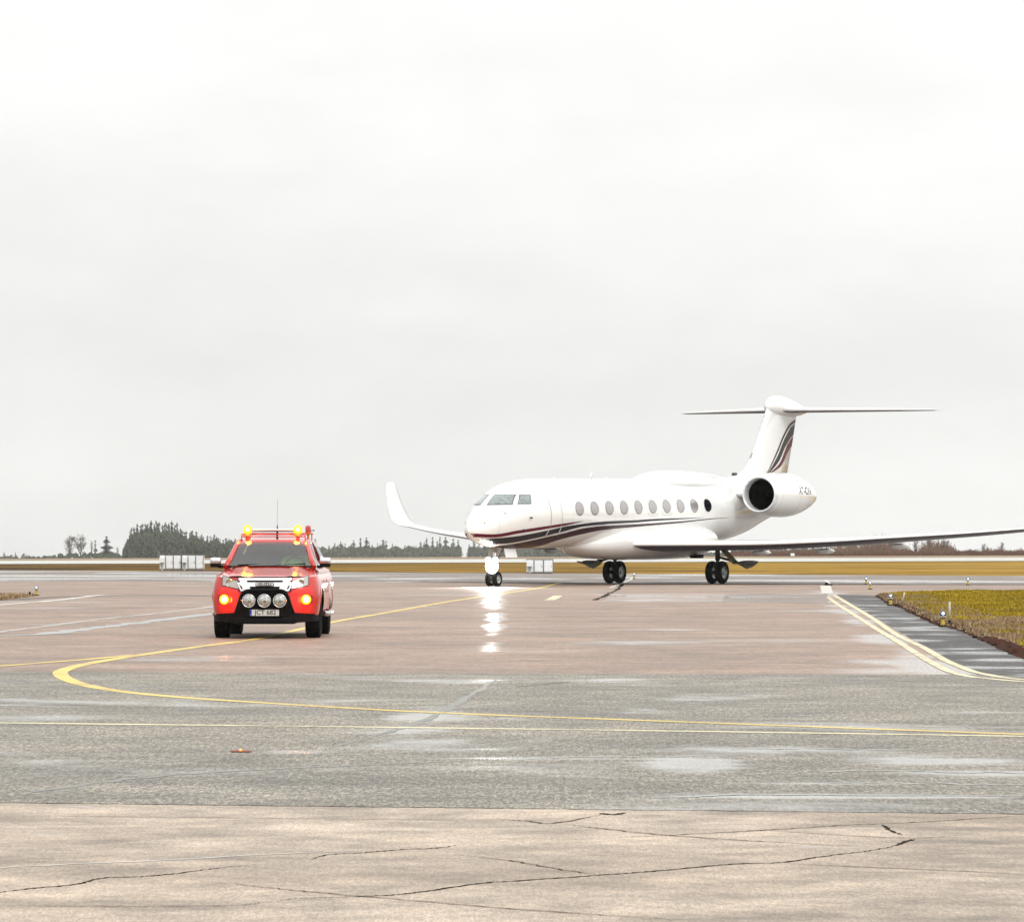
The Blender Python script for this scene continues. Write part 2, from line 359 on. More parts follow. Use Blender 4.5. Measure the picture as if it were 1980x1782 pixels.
# ------------------------------------------------------------------ terrain
KZ = [0, 300, 480, 540, 700, 800, 1950, 6000, 14000]; KH = [0, 0, -.395, -.23, -.49, -.66, -4.1, -16.1, -42]
def elev(x, y):
    z = float(np.interp(y, KZ, KH)); r = min(max((y - 300) / 200, 0), 1) if y < 2500 else max(0, 1 - (y - 2500) / 3000)
    return z + .0033 * max(min(x, 400), -400) * r * (1 if y > 300 else 0)
ys = [-30, 0, 50, 100, 160, 220, 260, 300, 330, 360, 390, 420, 450, 480, 500, 520, 540, 580, 640, 700, 760, 800, 900, 1100, 1400, 1950, 2500, 3200]
xs = [-2500, -1200, -600, -400, -250, -150, -100, -60, -30, 0, 30, 60, 100, 150, 250, 400, 600, 1200, 2500]
struct(MB().grid([[(x, y, elev(x, y) - .02) for x in xs] for y in ys]).build('ground', FIELD))
LZ = .3      # the sheets lie a few millimetres apart: seen this flat, thicker steps would throw dark fringes
def sheet(name, pts, z, m):
    vs = [(p[0], p[1], z * LZ) for p in pts]
    return struct(MB().add(vs, [tuple(range(len(vs)))], False).build(name, m))
sheet('apron', [(-150, -20), (150, -20), (150, 160), (60, 200), (26, 224), (-32, 274), (-60, 298), (-150, 299)], 0, APRON)
# the far taxiway crossing behind the jet
sheet('far_taxiway', [(-150, 214), (-40, 196), (0, 186), (20, 175), (150, 120), (150, 160), (60, 200), (26, 224), (-32, 274), (-60, 298), (-150, 299)], .004, STRIP)
a, b = G(0, 1299), G(1980, 1304); c_, d_ = G(0, 1552), G(1980, 1574)
ext = lambda p, q, k: p + (q - p) * k
sheet('grey_apron_band', [ext(c_, d_, -3), ext(c_, d_, 4), ext(a, b, 4), ext(a, b, -3)], .004, GREYA)
sheet('near_apron', [(-60, -15), (60, -15), ext(c_, d_, 5), ext(c_, d_, -5)], .006, BEIGE)
struct(MB().grid([[(x, y, elev(x, y) + .03) for x in (-600, -300, -150, -60, 0, 60, 150, 300, 600)] for y in (480, 500, 520, 540)]).build('runway', RUNWAY))
# small light panels in the rose asphalt
sheet('pale_slab', [G(1160, 1163.5), G(1398, 1163.5), G(1405, 1148), G(1190, 1147)], .008, pavement('pale_slab_concrete', (.33, .26, .22), (.29, .23, .20), grain=.2, wet=.55))
sheet('grey_slab', [G(1395, 1163.5), G(1600, 1164), G(1600, 1148), G(1402, 1148)], .0085, pavement('rose_slab_concrete', (.23, .18, .155), (.20, .16, .14), grain=.2, wet=.55))

def strip(name, pts, width, z, m, n=8, jag=0., seed=0, taper=False):
    z = z * LZ; rr = random.Random(seed); P = catmull(pts, n) if n > 1 else [Vector(p) for p in pts]
    L, Rr = [], []
    for i, p in enumerate(P):
        d = (P[min(i + 1, len(P) - 1)] - P[max(i - 1, 0)]); d.z = 0; d.normalize(); nrm = Vector((-d.y, d.x, 0))
        if jag: p = p + nrm * rr.uniform(-jag, jag)
        wd = width * (rr.uniform(.5, 1.25) if jag else 1)
        if taper: wd *= max(.1, min(1, 4 * i / len(P), 4 * (len(P) - 1 - i) / len(P)))
        L.append((p.x + nrm.x * wd / 2, p.y + nrm.y * wd / 2, z)); Rr.append((p.x - nrm.x * wd / 2, p.y - nrm.y * wd / 2, z))
    return struct(MB().grid([L, Rr], smooth=False).build(name, m))
g_ = lambda L: [G(*p) for p in L]
strip('yellow_taxi_line', g_([(1083, 1126), (1040, 1137), (960, 1149), (860, 1164), (760, 1182), (650, 1201), (560, 1221), (490, 1236), (400, 1248), (300, 1262), (215, 1275), (155, 1286), (122, 1296), (117, 1303), (128, 1312), (160, 1323), (230, 1336), (350, 1348), (500, 1358), (660, 1368), (800, 1375.5), (1000, 1384), (1250, 1393), (1600, 1406), (2100, 1424)]), .19, .013, YEL)
strip('yellow_branch_line', g_([(-200, 1299), (0, 1287.5), (100, 1280), (190, 1273), (260, 1266)]), .18, .017, YEL)
strip('straight_yellow_line', g_([(-100, 1396.5), (0, 1397.5), (500, 1403), (990, 1409), (1500, 1416), (2080, 1425)]), .22, .012, YELP)
strip('double_edge_line', g_([(1601, 1154), (1618, 1167), (1649, 1186.7), (1689, 1212), (1742, 1244), (1789, 1273.6), (1833.6, 1297), (1874, 1307.6), (1920.6, 1312.9), (1980, 1318), (2100, 1326)]), .12, .017, YELP)
strip('double_edge_line', g_([(1612, 1150), (1645, 1169.7), (1687, 1195), (1734, 1227), (1782.7, 1250), (1823, 1273.6), (1850, 1286), (1885, 1299), (1930, 1308), (1980, 1314), (2100, 1321)]), .12, .017, YELP)
strip('left_edge_line', g_([(-120, 1178), (0, 1169), (116, 1159.4), (184, 1151), (215, 1149.5)]), .30, .013, WHT)
# shoulder between the double line and the verge
sheet('shoulder', [G(1617, 1149), G(1660, 1174), G(1705, 1201), G(1757, 1232), G(1806, 1259), G(1850, 1284), G(1900, 1300), G(1980, 1310), G(2150, 1322),
      G(2150, 1340), G(2150, 1322.5), G(2150, 1320), G(1980, 1271.5), G(1908, 1239.7), G(1844, 1214), G(1814.6, 1207.9), G(1772, 1188.8), G(1742, 1174), G(1721, 1167.6), G(1696, 1151.5)][0:9] +
      [G(2150, 1318), G(1980, 1271.5), G(1908, 1239.7), G(1844, 1214), G(1814.6, 1207.9), G(1772, 1188.8), G(1742, 1174), G(1721, 1167.6), G(1696, 1151.5)], .009, SHOULDER)
# water in wheel tracks and joints
strip('water_streak', g_([(-60, 1229), (0, 1228), (60, 1226.5), (100, 1224), (190, 1213), (260, 1205), (330, 1196), (430, 1184)]), .45, .011, WATER, taper=False, jag=.03, seed=3)
strip('water_streak', g_([(-60, 1228), (0, 1221), (100, 1209), (200, 1196), (300, 1186), (430, 1170)]), .22, .011, mat('damp_line', (.33, .29, .26), .3), jag=.03, seed=4)
strip('water_streak', g_([(220, 1107.5), (290, 1109), (400, 1111), (480, 1112)]), 2.2, .008, WATER, jag=.1, seed=5)
strip('water_streak', g_([(140, 1114), (400, 1121), (420, 1123)]), .8, .008, mat('damp_line', (.33, .29, .26), .3), jag=.1, seed=6)
strip('water_streak', g_([(-80, 1682), (0, 1678), (150, 1670), (300, 1664), (520, 1652), (780, 1642)]), .05, .012, mat('pale_mineral_line', (.50, .45, .39), .35, var=.2, vscale=3.), jag=.01, seed=7, taper=True)
strip('water_streak', g_([(1250, 1543), (1330, 1540), (1430, 1536), (1700, 1537), (2080, 1540)]), .11, .011, WATER, jag=.02, seed=8, taper=True)
strip('water_streak', g_([(990, 1469), (1130, 1463), (1300, 1462), (1500, 1458)]), .09, .011, WATER, jag=.03, seed=9, taper=True)
strip('water_streak', g_([(1490, 1383), (1535, 1382.5), (1580, 1384)]), .12, .011, WATER, jag=.02, seed=10, taper=True)
strip('water_streak', g_([(975, 1304), (930, 1332), (880, 1362), (820, 1392), (740, 1418), (620, 1452)]), .10, .0105, mat('damp_line2', (.165, .16, .14), .42, var=.3), jag=.02, seed=11, taper=True)
strip('water_streak', g_([(20, 1540), (120, 1522), (300, 1501), (480, 1489), (700, 1479), (980, 1467)]), .10, .0105, mat('damp_line2', (.27, .265, .24), .35), jag=.03, seed=12, taper=True)
for i, (x0, x1, y0, wd) in enumerate([(1500, 2050, 1492, .12), (1560, 2050, 1515, .08), (1400, 1850, 1449, .10)]):
    strip('water_streak', g_([(x0, y0), (x0 * .7 + x1 * .3, y0 - 2), (x0 * .3 + x1 * .7, y0 + 1), (x1, y0 + 2)]), wd, .0112, mat('thin_water_film', (.24, .235, .22), .2, var=.3, vscale=3., bump=.25, bscale=40.), jag=.09, seed=40 + i, taper=True)
strip('dark_joint_and_shade', g_([(880, 1119), (960, 1121), (1080, 1126), (1200, 1127.5), (1400, 1129), (1600, 1129), (1800, 1130), (2050, 1130.5)]), 2.4, .010, JOINT_AND_SHADE, jag=.12, seed=13)  # pavement edge, with the jet's contact shadow put into its dark colour
strip('dark_joint_and_shade', g_([(-40, 1122), (200, 1122.5), (420, 1124), (560, 1124)]), 1.0, .010, JOINT_AND_SHADE, jag=.12, seed=14)
strip('dark_joint_and_shade', g_([(0, 1161), (60, 1157), (150, 1152.5), (300, 1151), (420, 1153)]), .9, .010, JOINT_AND_SHADE, jag=.06, seed=15)
strip('white_edge_line', g_([(1605, 1127), (1800, 1126), (2050, 1126)]), .7, .012, WHT)
strip('white_edge_line', g_([(1180, 1136), (1215, 1122), (1226, 1117)]), .14, .012, WHT)
sheet('white_threshold_mark', [G(1586, 1132), G(1606, 1132), G(1611, 1147), G(1589, 1147)], .014, WHT)
strip('yellow_dash', g_([(1062, 1160), (1071, 1156), (1078, 1151.5)]), .3, .013, YELP)

Z1 = lambda L: [G(x / 2, 1100 + y / 2) for x, y in L]
Z2 = lambda L: [G(990 + x / 2, 1100 + y / 2) for x, y in L]
strip('pavement_seam', [ext(c_, d_, -1), ext(c_, d_, 0), ext(c_, d_, .25), ext(c_, d_, .5), ext(c_, d_, .75), ext(c_, d_, 1.2)], .035, .013, CRACKM, n=40, jag=.012, seed=21)
cr = [(Z1([(-60, 1256), (0, 1250), (130, 1235), (290, 1220), (400, 1195), (540, 1190), (660, 1180), (860, 1155), (1040, 1140)]), .03, 1),
 (Z1([(1200, 1125), (1270, 1105), (1400, 1098), (1560, 1085), (1680, 1080), (1800, 1065)]), .028, 1),
 (Z1([(1020, 1290), (1150, 1275), (1300, 1270), (1500, 1262), (1640, 1248), (1760, 1230), (1900, 1212)]) + Z2([(0, 1208), (330, 1185), (560, 1168), (850, 1142), (1040, 1135), (1200, 1112), (1380, 1090), (1480, 1070), (1555, 1045)]), .034, 1),
 (Z2([(1435, 988), (1460, 1010), (1510, 1030)]), .028, 1), (Z2([(340, 944), (390, 950), (440, 943)]), .08, 1), (Z2([(1484, 1072), (1520, 1055), (1558, 1044)]), .035, 1),
 (Z2([(240, 1045), (600, 1030), (980, 1010), (1280, 992), (1600, 978), (1850, 962), (2040, 952)]), .028, 0),
 (Z2([(-60, 968), (60, 975), (160, 984), (350, 950)]), .03, 0), (Z2([(190, 985), (350, 1005), (600, 1030), (980, 1055), (1420, 1075)]), .024, 0), (Z2([(980, 1012), (1480, 1040), (1700, 1035)]), .022, 0),
 (Z2([(1050, 1140), (1400, 1155), (2060, 1184)]), .022, 0), (Z1([(720, 1200), (960, 1225), (1190, 1248), (1500, 1275), (1980, 1315), (2500, 1350), (2700, 1362)]), .02, 0),
 (Z1([(1740, 1103), (1980, 1130), (2180, 1165), (2340, 1185)]), .02, 0), (Z1([(-60, 955), (600, 960), (1400, 968), (1980, 972)]), .02, 0), (Z1([(0, 1302), (500, 1306), (900, 1302), (1020, 1290)]), .02, 0)]
for i, (p, wd, k) in enumerate(cr): strip('pavement_crack', p, wd * .8, .0125 + .0004 * i, CRACKM if k else CRACKF, n=14, jag=.010, seed=60 + i, taper=True)
strip('pavement_crack', g_([(1205, 1127), (1196, 1137), (1180, 1146), (1168, 1152), (1150, 1160)]), .17, .0115, CRACKM, n=6, jag=.05, seed=90)
strip('pavement_crack', g_([(1000, 1328), (1060, 1322), (1100, 1318)]), .03, .0115, CRACKF, jag=.01, seed=91)

# ------------------------------------------------------------------ verges with grass
VR = [G(1696, 1151.5), G(1721, 1167.6), G(1742, 1174), G(1772, 1188.8), G(1814.6, 1207.9), G(1844, 1214), G(1908, 1239.7), G(1980, 1271.5), G(2150, 1330), G(2300, 1250), G(2300, 1139), G(1980, 1141), G(1751, 1145.5)]
VL = [G(-200, 1149), G(20, 1149.5), G(58, 1150), G(70, 1152), G(0, 1160.6), G(-200, 1176)]
def inpoly(x, y, P):
    c = False; n = len(P)
    for i in range(n):
        a_, b_ = P[i], P[i - 1]
        if (a_.y > y) != (b_.y > y) and x < (b_.x - a_.x) * (y - a_.y) / (b_.y - a_.y) + a_.x: c = not c
    return c
def edge_dist(x, y, P, n):
    d = 1e9
    for i in range(n):
        a_, b_ = P[i], P[i + 1]; ab = Vector((b_.x - a_.x, b_.y - a_.y)); t = max(0, min(1, ((x - a_.x) * ab.x + (y - a_.y) * ab.y) / ab.length_squared))
        d = min(d, math.hypot(x - a_.x - ab.x * t, y - a_.y - ab.y * t))
    return d
def verge(name, P, z):
    m, t, p = newmat(name + '_turf')
    g = N(t, 'ShaderNodeNewGeometry'); b = N(t, 'ShaderNodeTexNoise', ins={'Vector': g.outputs['Position'], 'Scale': 1.2, 'Detail': 6.0, 'Roughness': .7})
    c = ramp(t, b.outputs[0], [(.35, (.05, .022, .006)), (.5, (.17, .10, .015)), (.65, (.34, .22, .03))])
    t.links.new(c, p.inputs['Base Color']); p.inputs['Roughness'].default_value = .95; p.inputs['Specular IOR Level'].default_value = .1
    return sheet(name, P, z, m)
verge('right_verge', VR, .020); verge('left_verge', VL, .020)
def blades(name, P, n, m, hfun, label, box, seed):
    rg = np.random.default_rng(seed); V = []; Fc = []; tries = 0; k = 0
    while k < n and tries < n * 12:
        tries += 1; y = box[2] + (box[3] - box[2]) * rg.random() ** 1.5; x = box[0] + (box[1] - box[0]) * rg.random()
        if not inpoly(x, y, P): continue
        h = hfun(x, y, rg)
        if h <= 0: continue
        a_ = rg.random() * 6.283; wd = .010 + .012 * rg.random() + y * .00006; lx, ly = rg.normal(0, .45, 2) * h; dx, dy = math.cos(a_) * wd, math.sin(a_) * wd
        o = len(V); V += [(x - dx, y - dy, .02), (x + dx, y + dy, .02), (x + lx, y + ly, .02 + h)]; Fc.append((o, o + 1, o + 2)); k += 1
    me = bpy.data.meshes.new(name); me.from_pydata(V, [], Fc); me.materials.append(m); o = bpy.data.objects.new(name, me); COL.objects.link(o)
    return tag(o, label, 'grass', kind='stuff')
dR = lambda x, y: edge_dist(x, y, VR, 8)
def hg(x, y, rg):
    d = dR(x, y); nz = mnoise.noise(Vector((x * .7, y * .35, 0)))
    if d < .35 or nz < -.25 - (0 if y > 95 else -.45): return 0
    return (.035 + .045 * rg.random()) * (1 + .6 * nz)
def hd(x, y, rg):
    d = dR(x, y)
    if y > 105 and d > 1.5: return 0
    if y <= 105 and mnoise.noise(Vector((x * .5, y * .25, 9))) < -.1 and d > 1.5: return 0
    return .03 + .05 * rg.random()
blades('grass', VR, 60000, GRASS, hg, 'mossy yellow green winter grass on the right verge', (8, 24, 58, 150), 3)
blades('withered_grass', VR, 26000, GRASSD, hd, 'brown withered grass along the edge of the right verge', (8, 16, 50, 150), 4)
blades('grass', VL, 5000, GRASSD, lambda x, y, r: .04 + .05 * r.random(), 'small tuft of brown grass at the left edge of the apron', (-26, -13, 110, 150), 5)
# soil lip at the verge edge
rr = random.Random(5); L1 = catmull(VR[:9], 40); rows = []
for off, zz in ((-.05, .005), (.05, .04), (.15, .045), (.28, .02)):
    row = []
    for i, p in enumerate(L1):
        d = (L1[min(i + 1, len(L1) - 1)] - L1[max(i - 1, 0)]).normalized(); nr = Vector((-d.y, d.x, 0))
        if nr.x < 0: nr = -nr
        q = p + nr * (off + rr.uniform(-.06, .06)); row.append((q.x, q.y, max(.004, zz + rr.uniform(-.03, .03))))
    rows.append(row)
struct(MB().grid(rows, smooth=False).build('soil_edge', MUD))

# ------------------------------------------------------------------ business jet  (local: x = port, -y = nose, z = up)
jet = empty('business_jet', (6.32, 181, 0), R(-27), label='white twin engine business jet with maroon and slate stripes taxiing towards the camera', cat='jet')
ST = np.array([(17.55,2.10,2.06,2.08,0.01),(17.4,2.36,1.90,2.10,.22),(17.1,2.66,1.77,2.14,.40),(16.6,2.98,1.65,2.25,.62),(16.1,3.28,1.56,2.40,.80),(15.7,3.47,1.51,2.50,.92),(15.3,3.64,1.47,2.58,1.02),(14.9,3.79,1.44,2.64,1.10),(14.5,3.90,1.42,2.68,1.16),
(14,4.0,1.41,2.72,1.23),(13,4.11,1.42,2.77,1.32),(12,4.155,1.445,2.8,1.36),(6,4.23,1.52,2.878,1.36),(0,4.30,1.60,2.956,1.36),(-3,4.34,1.65,2.99,1.36),(-5,4.32,1.75,3.05,1.27),(-7,4.28,2.02,3.17,1.12),
(-9,4.24,2.5,3.35,.92),(-11,4.18,2.95,3.55,.68),(-13,4.1,3.35,3.72,.42),(-15.2,4.0,3.75,3.88,.12)])[::-1]
def pchip(xs, ys):
    h = np.diff(xs); d = np.diff(ys) / h; m = np.zeros(len(xs)); m[0], m[-1] = d[0], d[-1]
    for i in range(1, len(xs) - 1):
        if d[i - 1] * d[i] > 0:
            w1, w2 = 2 * h[i] + h[i - 1], h[i] + 2 * h[i - 1]; m[i] = (w1 + w2) / (w1 / d[i - 1] + w2 / d[i])
    def f(x):
        x = min(max(x, xs[0]), xs[-1]); i = min(max(int(np.searchsorted(xs, x)) - 1, 0), len(xs) - 2); t = (x - xs[i]) / h[i]
        return (1 + 2 * t) * (1 - t) ** 2 * ys[i] + t * (1 - t) ** 2 * h[i] * m[i] + t * t * (3 - 2 * t) * ys[i + 1] + t * t * (t - 1) * h[i] * m[i + 1]
    return f
PZT, PZB, PZC, PRY = [pchip(ST[:, 0], ST[:, k]) for k in (1, 2, 3, 4)]
def side(e, z):
    zt, zb, zc_, ry = PZT(e), PZB(e), PZC(e), PRY(e); r = (zt - zc_) if z > zc_ else (zc_ - zb)
    return ry * math.sqrt(max(1 - min(1, abs((z - zc_) / r)) ** 2, 0))
def fpt(e, z, off=.006, sgn=1):
    """point on the fuselage skin, pushed out along its normal"""
    z = min(max(z, PZB(e) + .004), PZT(e) - .004); d = .03
    x = side(e, z); dxe = (side(e + d, z) - side(e - d, z)) / (2 * d); dxz = (side(e, min(z + d, PZT(e))) - side(e, max(z - d, PZB(e)))) / (2 * d)
    dxz = max(-3, min(3, dxz)); n = Vector((1, dxe, -dxz)); n.normalize()   # local y = -e
    p = Vector((x, -e, z)) + n * off
    return (p.x * sgn, p.y, p.z)
mb = MB(); rings = []
E_ = list(np.concatenate([17.55 - np.linspace(0, 1, 40) ** 2 * 4.5, np.linspace(13, -15.2, 110)[1:]]))
for e in E_:
    zt, zb, zc_, ry = PZT(e), PZB(e), PZC(e), PRY(e)
    rings.append([(ry * math.cos(a), -e, zc_ + ((zt - zc_) if math.sin(a) > 0 else (zc_ - zb)) * math.sin(a)) for a in [2 * math.pi * k / 72 for k in range(72)]])
mb.loft(rings); fus = mb.build('fuselage', WHITE, jet)
def fstripe(name, top, bot, m, sgn=1, off=.007, n=70, parent=None):
    te, tz = zip(*sorted(top)); be, bz = zip(*sorted(bot)); ft, fb = pchip(np.array(te), np.array(tz)), pchip(np.array(be), np.array(bz))
    rows = [[] for _ in range(7)]
    for i in range(n + 1):
        t = i / n; ea = te[0] + (te[-1] - te[0]) * t; eb = be[0] + (be[-1] - be[0]) * t; za, zb_ = ft(ea), fb(eb)
        for k in range(7):
            q = k / 6; rows[k].append(fpt(ea + (eb - ea) * q, za + (zb_ - za) * q, off, sgn))
    return MB().grid(rows).build(name, m, parent or jet)
UPT = [(17.5, 2.02), (16.66, 1.989), (15.2, 2.148), (13.39, 2.31), (11.99, 2.421), (10.4, 2.52)]
UPB = [(17.34, 1.885), (16.57, 1.868), (15.12, 2.027), (13.32, 2.206), (11.93, 2.333), (10.39, 2.516)]
MIT = [(17.2, 1.80), (15.57, 1.887), (13.26, 2.136), (11.91, 2.298), (10.37, 2.41), (8.37, 2.516), (5.61, 2.576), (4.14, 2.624), (.94, 2.683), (-.9, 2.712)]
MIB = [(16.3, 1.60), (15.24, 1.662), (14.22, 1.791), (13.04, 1.943), (11.73, 2.122), (10.29, 2.304), (8.3, 2.401), (5.56, 2.485), (4.1, 2.548), (.93, 2.649), (-.91, 2.71)]
LOT = [(15.76, 1.53), (14.9, 1.63), (14.12, 1.732), (12.96, 1.891), (11.64, 2.052), (10.22, 2.233), (8.65, 2.328), (5.51, 2.413), (4.04, 2.456), (1.08, 2.554), (-1.97, 2.69), (-3.49, 2.728)]
LOB = [(15.0, 1.46), (13.24, 1.475), (12.55, 1.574), (11.89, 1.751), (10.97, 1.894), (9.95, 2.02), (8.49, 2.167), (5.42, 2.311), (3.97, 2.373), (1.04, 2.503), (-1.98, 2.664), (-3.5, 2.722)]
for sg in (1, -1):
    for nm, t_, b_, m_ in (('upper_stripe', UPT, UPB, MAROON), ('middle_stripe', MIT, MIB, NAVY), ('lower_stripe', LOT, LOB, BLACKRED)):
        fstripe(nm, t_, b_, m_, sg, parent=fus)
# forward part of the lower stripe is maroon further aft
def fdisc(e, z, re, rz, off, sgn, k=1., n=28, rows=5):
    return [[fpt(e + re * q * math.copysign(abs(math.cos(a)) ** k, math.cos(a)), z + rz * q * math.copysign(abs(math.sin(a)) ** k, math.sin(a)), off, sgn) for a in [2 * math.pi * i / n for i in range(n)]] for q in [j / rows + .001 for j in range(rows + 1)]]
for sg in (1, -1):
    for i in range(10):
        e = 10.78 - 1.3365 * i; z = 2.995 + .0188 * (10.78 - e)
        if i in (5, 6):
            rg_ = MB(); A_ = fdisc(e, z, .50, .37, .005, sg, .45)[-1]; B_ = fdisc(e, z, .475, .35, .009, sg, .45)[-1]; rg_.grid([A_, B_], closev=True).build('exit_hatch', mat('hatch_gap', (.50, .50, .49), .5), jet)
        fr = MB(); fr.grid([fdisc(e, z, .362, .274, o_, sg)[-1] if k_ == 0 else fdisc(e, z, .34, .255, o_, sg)[-1] for k_, o_ in ((0, .004), (0, .016), (1, .012))], closev=True)
        fw = fr.build('window_frame', mat('window_rim', (.22, .21, .21), .4), None)
        wdw = MB().grid(fdisc(e, z, .345, .26, .011, sg), closev=True).build('cabin_window', PWIND if (i == 9 and sg == 1) else PWIN, jet); fw.parent = wdw
        if i == 9 and sg == 1: wdw['label'] = 'dark unshaded rear cabin window'
SEAM = mat('panel_seam', (.42, .42, .42), .5)
for e in (16.35, 11.3, 7.6, 3.2, -2.6, -6.2, -9.4):
    MB().grid([[(PRY(e + d) * math.cos(a) * 1.0016, -(e + d), PZC(e) + ((PZT(e) - PZC(e)) if math.sin(a) > 0 else (PZC(e) - PZB(e))) * math.sin(a) * 1.0016) for a in [2 * math.pi * k / 96 for k in range(96)]] for d in (-.007, .007)], closev=True).build('panel_seam', SEAM, fus)
# cockpit glazing
def quadpatch(c, fn, n=10):
    c = [Vector(k) for k in c]
    return [[fn(*((c[0] * (1 - u) + c[1] * u) * (1 - v) + (c[3] * (1 - u) + c[2] * u) * v)) for u in [i / n for i in range(n + 1)]] for v in [j / n for j in range(n + 1)]]
def ex(z, x):
    lo, hi = 13.5, 17.5
    for _ in range(30):
        m_ = (lo + hi) / 2
        if PZT(m_) <= z or side(m_, z) < x: hi = m_
        else: lo = m_
    return lo
def wpane(cs, sg, off, grow=0):
    # corners (kind, a, z): kind 0 = a is e, kind 1 = a is x; the pane is laid out across x and z
    cc = [((side(a_, z) if k == 0 else a_), z) for k, a_, z in cs]
    cx_ = sum(c[0] for c in cc) / 4; cz_ = sum(c[1] for c in cc) / 4
    cc = [(c[0] + math.copysign(grow, c[0] - cx_), c[1] + math.copysign(grow, c[1] - cz_)) for c in cc]
    return quadpatch(cc, lambda x, z: fpt(ex(z, x), z, off, sg), 14)
def epane(cs, sg, off, grow=0):
    cc = [(a_, z) for k, a_, z in cs]
    cx_ = sum(c[0] for c in cc) / 4; cz_ = sum(c[1] for c in cc) / 4
    cc = [(c[0] + math.copysign(grow, c[0] - cx_), c[1] + math.copysign(grow, c[1] - cz_)) for c in cc]
    return quadpatch(cc, lambda e, z: fpt(e, z, off, sg))
P2 = [(1, .20, 3.11), (0, 15.49, 3.13), (0, 15.04, 3.485), (1, .14, 3.485)]
P2s = [(1, .03, 3.11), (0, 15.49, 3.13), (0, 15.04, 3.485), (1, .02, 3.485)]
P3 = [(0, 15.22, 3.155), (0, 14.46, 3.165), (0, 14.22, 3.485), (0, 14.80, 3.475)]
for sg in (1, -1):
    for nm, P_ in (('windscreen', P2 if sg == 1 else P2s), ('side_cockpit_window', P3)):
        pf = wpane if nm == 'windscreen' else epane
        wn_ = MB().grid(pf(P_, sg, .016)).build(nm, PWS, jet)
        MB().grid(pf(P_, sg, .010, .022)).build('window_seal', DARKMETAL, wn_)
# airstair door outline, handle, small probes and lights
def fline(pts, wd, m, name, off=.0095, parent=None):
    P_ = catmull([(a_, b_, 0) for a_, b_ in pts], 8); r1, r2 = [], []
    for p in P_: r1.append(fpt(p.x + wd / 2, p.y, off)); r2.append(fpt(p.x - wd / 2, p.y, off))
    return MB().grid([r1, r2]).build(name, m, parent)
door = MB().grid(quadpatch([(13.16, 1.96), (12.18, 1.96), (12.40, 3.80), (13.22, 3.80)], lambda e, z: fpt(e, z, .0045))).build('airstair_door', WHITE, jet)
fline([(13.10, 1.9), (13.10, 2.347), (13.17, 2.8), (13.21, 3.15), (13.22, 3.5), (13.21, 3.80)], .022, PATCH, 'door_seam', parent=door)
fline([(12.10, 1.9), (12.25, 2.455), (12.35, 2.878), (12.37, 3.265), (12.39, 3.55), (12.50, 3.80)], .022, PATCH, 'door_seam', parent=door)
MB().grid(quadpatch([(13.22, 3.80), (12.50, 3.80), (12.50, 3.815), (13.22, 3.815)], lambda e, z: fpt(e, z, .009))).build('door_seam', PATCH, door)
fline([(13.14, 1.93), (13.12, 2.18)], .05, WHITE, 'door_gap', .012, door); fline([(12.2, 1.98), (12.22, 2.32)], .05, WHITE, 'door_gap', .012, door)
for e, z, nm in ((16.0, 2.78, 'static_port'), (14.6, 2.62, 'pitot_probe'), (14.92, 2.16, 'angle_of_attack_vane'), (17.0, 2.42, 'static_port')):
    for sg in (1, -1):
        a_, b_ = Vector(fpt(e, z, .0, sg)), Vector(fpt(e, z, .012 if 'static' in nm else .08, sg)); MB().tube([a_, b_, b_ + Vector((0, -.13 if 'pitot' in nm else -.012, -.01))], [.04, .03, .012]).build(nm, DARKMETAL if 'static' not in nm else GEARPAINT, jet)
lp = Vector(fpt(16.35, 1.68, .01)); MB().lathe([(0, .07), (.02, .07), (.03, .05), (.035, 0)], lp, (.55, -.6, -.5), 20).build('taxi_light', HOT2, jet)
# top antennas and the satcom hump
def blade(e, z, h, c, m=WHITE, nm='antenna', dn=1, lean=.3):
    MB().loft([[(x * s_, -e + (y - .5) * c * k_ - (-lean * h * (1 - 0) if q else 0) * 1, z + q * h * dn) for x, y in ((0, 0), (.018, .35), (0, 1), (-.018, .35))] for q, k_, s_ in ((0, 1, 1), (.9, .55, .7))]).build(nm, m, jet)
blade(7.1, 4.2, .30, .30, lean=.7); blade(10.2, 4.16, .06, .5); blade(5.6, 4.22, .07, .5); blade(9.5, 1.49, .26, .28, WHITE, 'antenna', -1, .6); blade(-6.6, 4.26, .22, .16, lean=.2)
rings = []
for e, r in ((2.9, .01), (2.7, .25), (2.2, .5), (1.4, .72), (.4, .85), (-1, .9), (-2.4, .86), (-3.8, .74), (-5.2, .55), (-6.4, .3), (-7, .02)):
    t = r / .9; rings.append([(r * 1.05 * math.cos(a), -e, 4.10 + (.56 * t ** .8 if math.sin(a) > 0 else .2) * math.sin(a)) for a in [2 * math.pi * k / 40 for k in range(40)]])
MB().loft(rings).build('satcom_fairing', WHITE, jet)
# belly fairing
rings = []
for e, hw, zt, zb in ((9.4,.02,1.55,1.5),(9.1,.45,1.68,1.38),(8.5,.85,1.85,1.22),(7.6,1.2,2.05,1.10),(6.4,1.48,2.28,1.02),(4.5,1.62,2.42,.98),(2,1.66,2.46,.98),(0,1.66,2.46,1.0),(-1.1,1.62,2.44,1.06),(-1.7,1.55,2.36,1.13),(-2.2,1.38,2.2,1.25),(-2.8,1.05,1.98,1.4),(-3.5,.5,1.8,1.6),(-3.8,.02,1.72,1.7)):
    c_z = (zt + zb) / 2 + .1 * (zt - zb)
    rings.append([(hw * math.copysign(abs(math.cos(a)) ** .75, math.cos(a)), -e, c_z + ((zt - c_z) if math.sin(a) > 0 else (c_z - zb)) * math.copysign(abs(math.sin(a)) ** .85, math.sin(a))) for a in [2 * math.pi * k / 56 for k in range(56)]])
MB().loft(rings).build('belly_fairing', WHITE, jet)
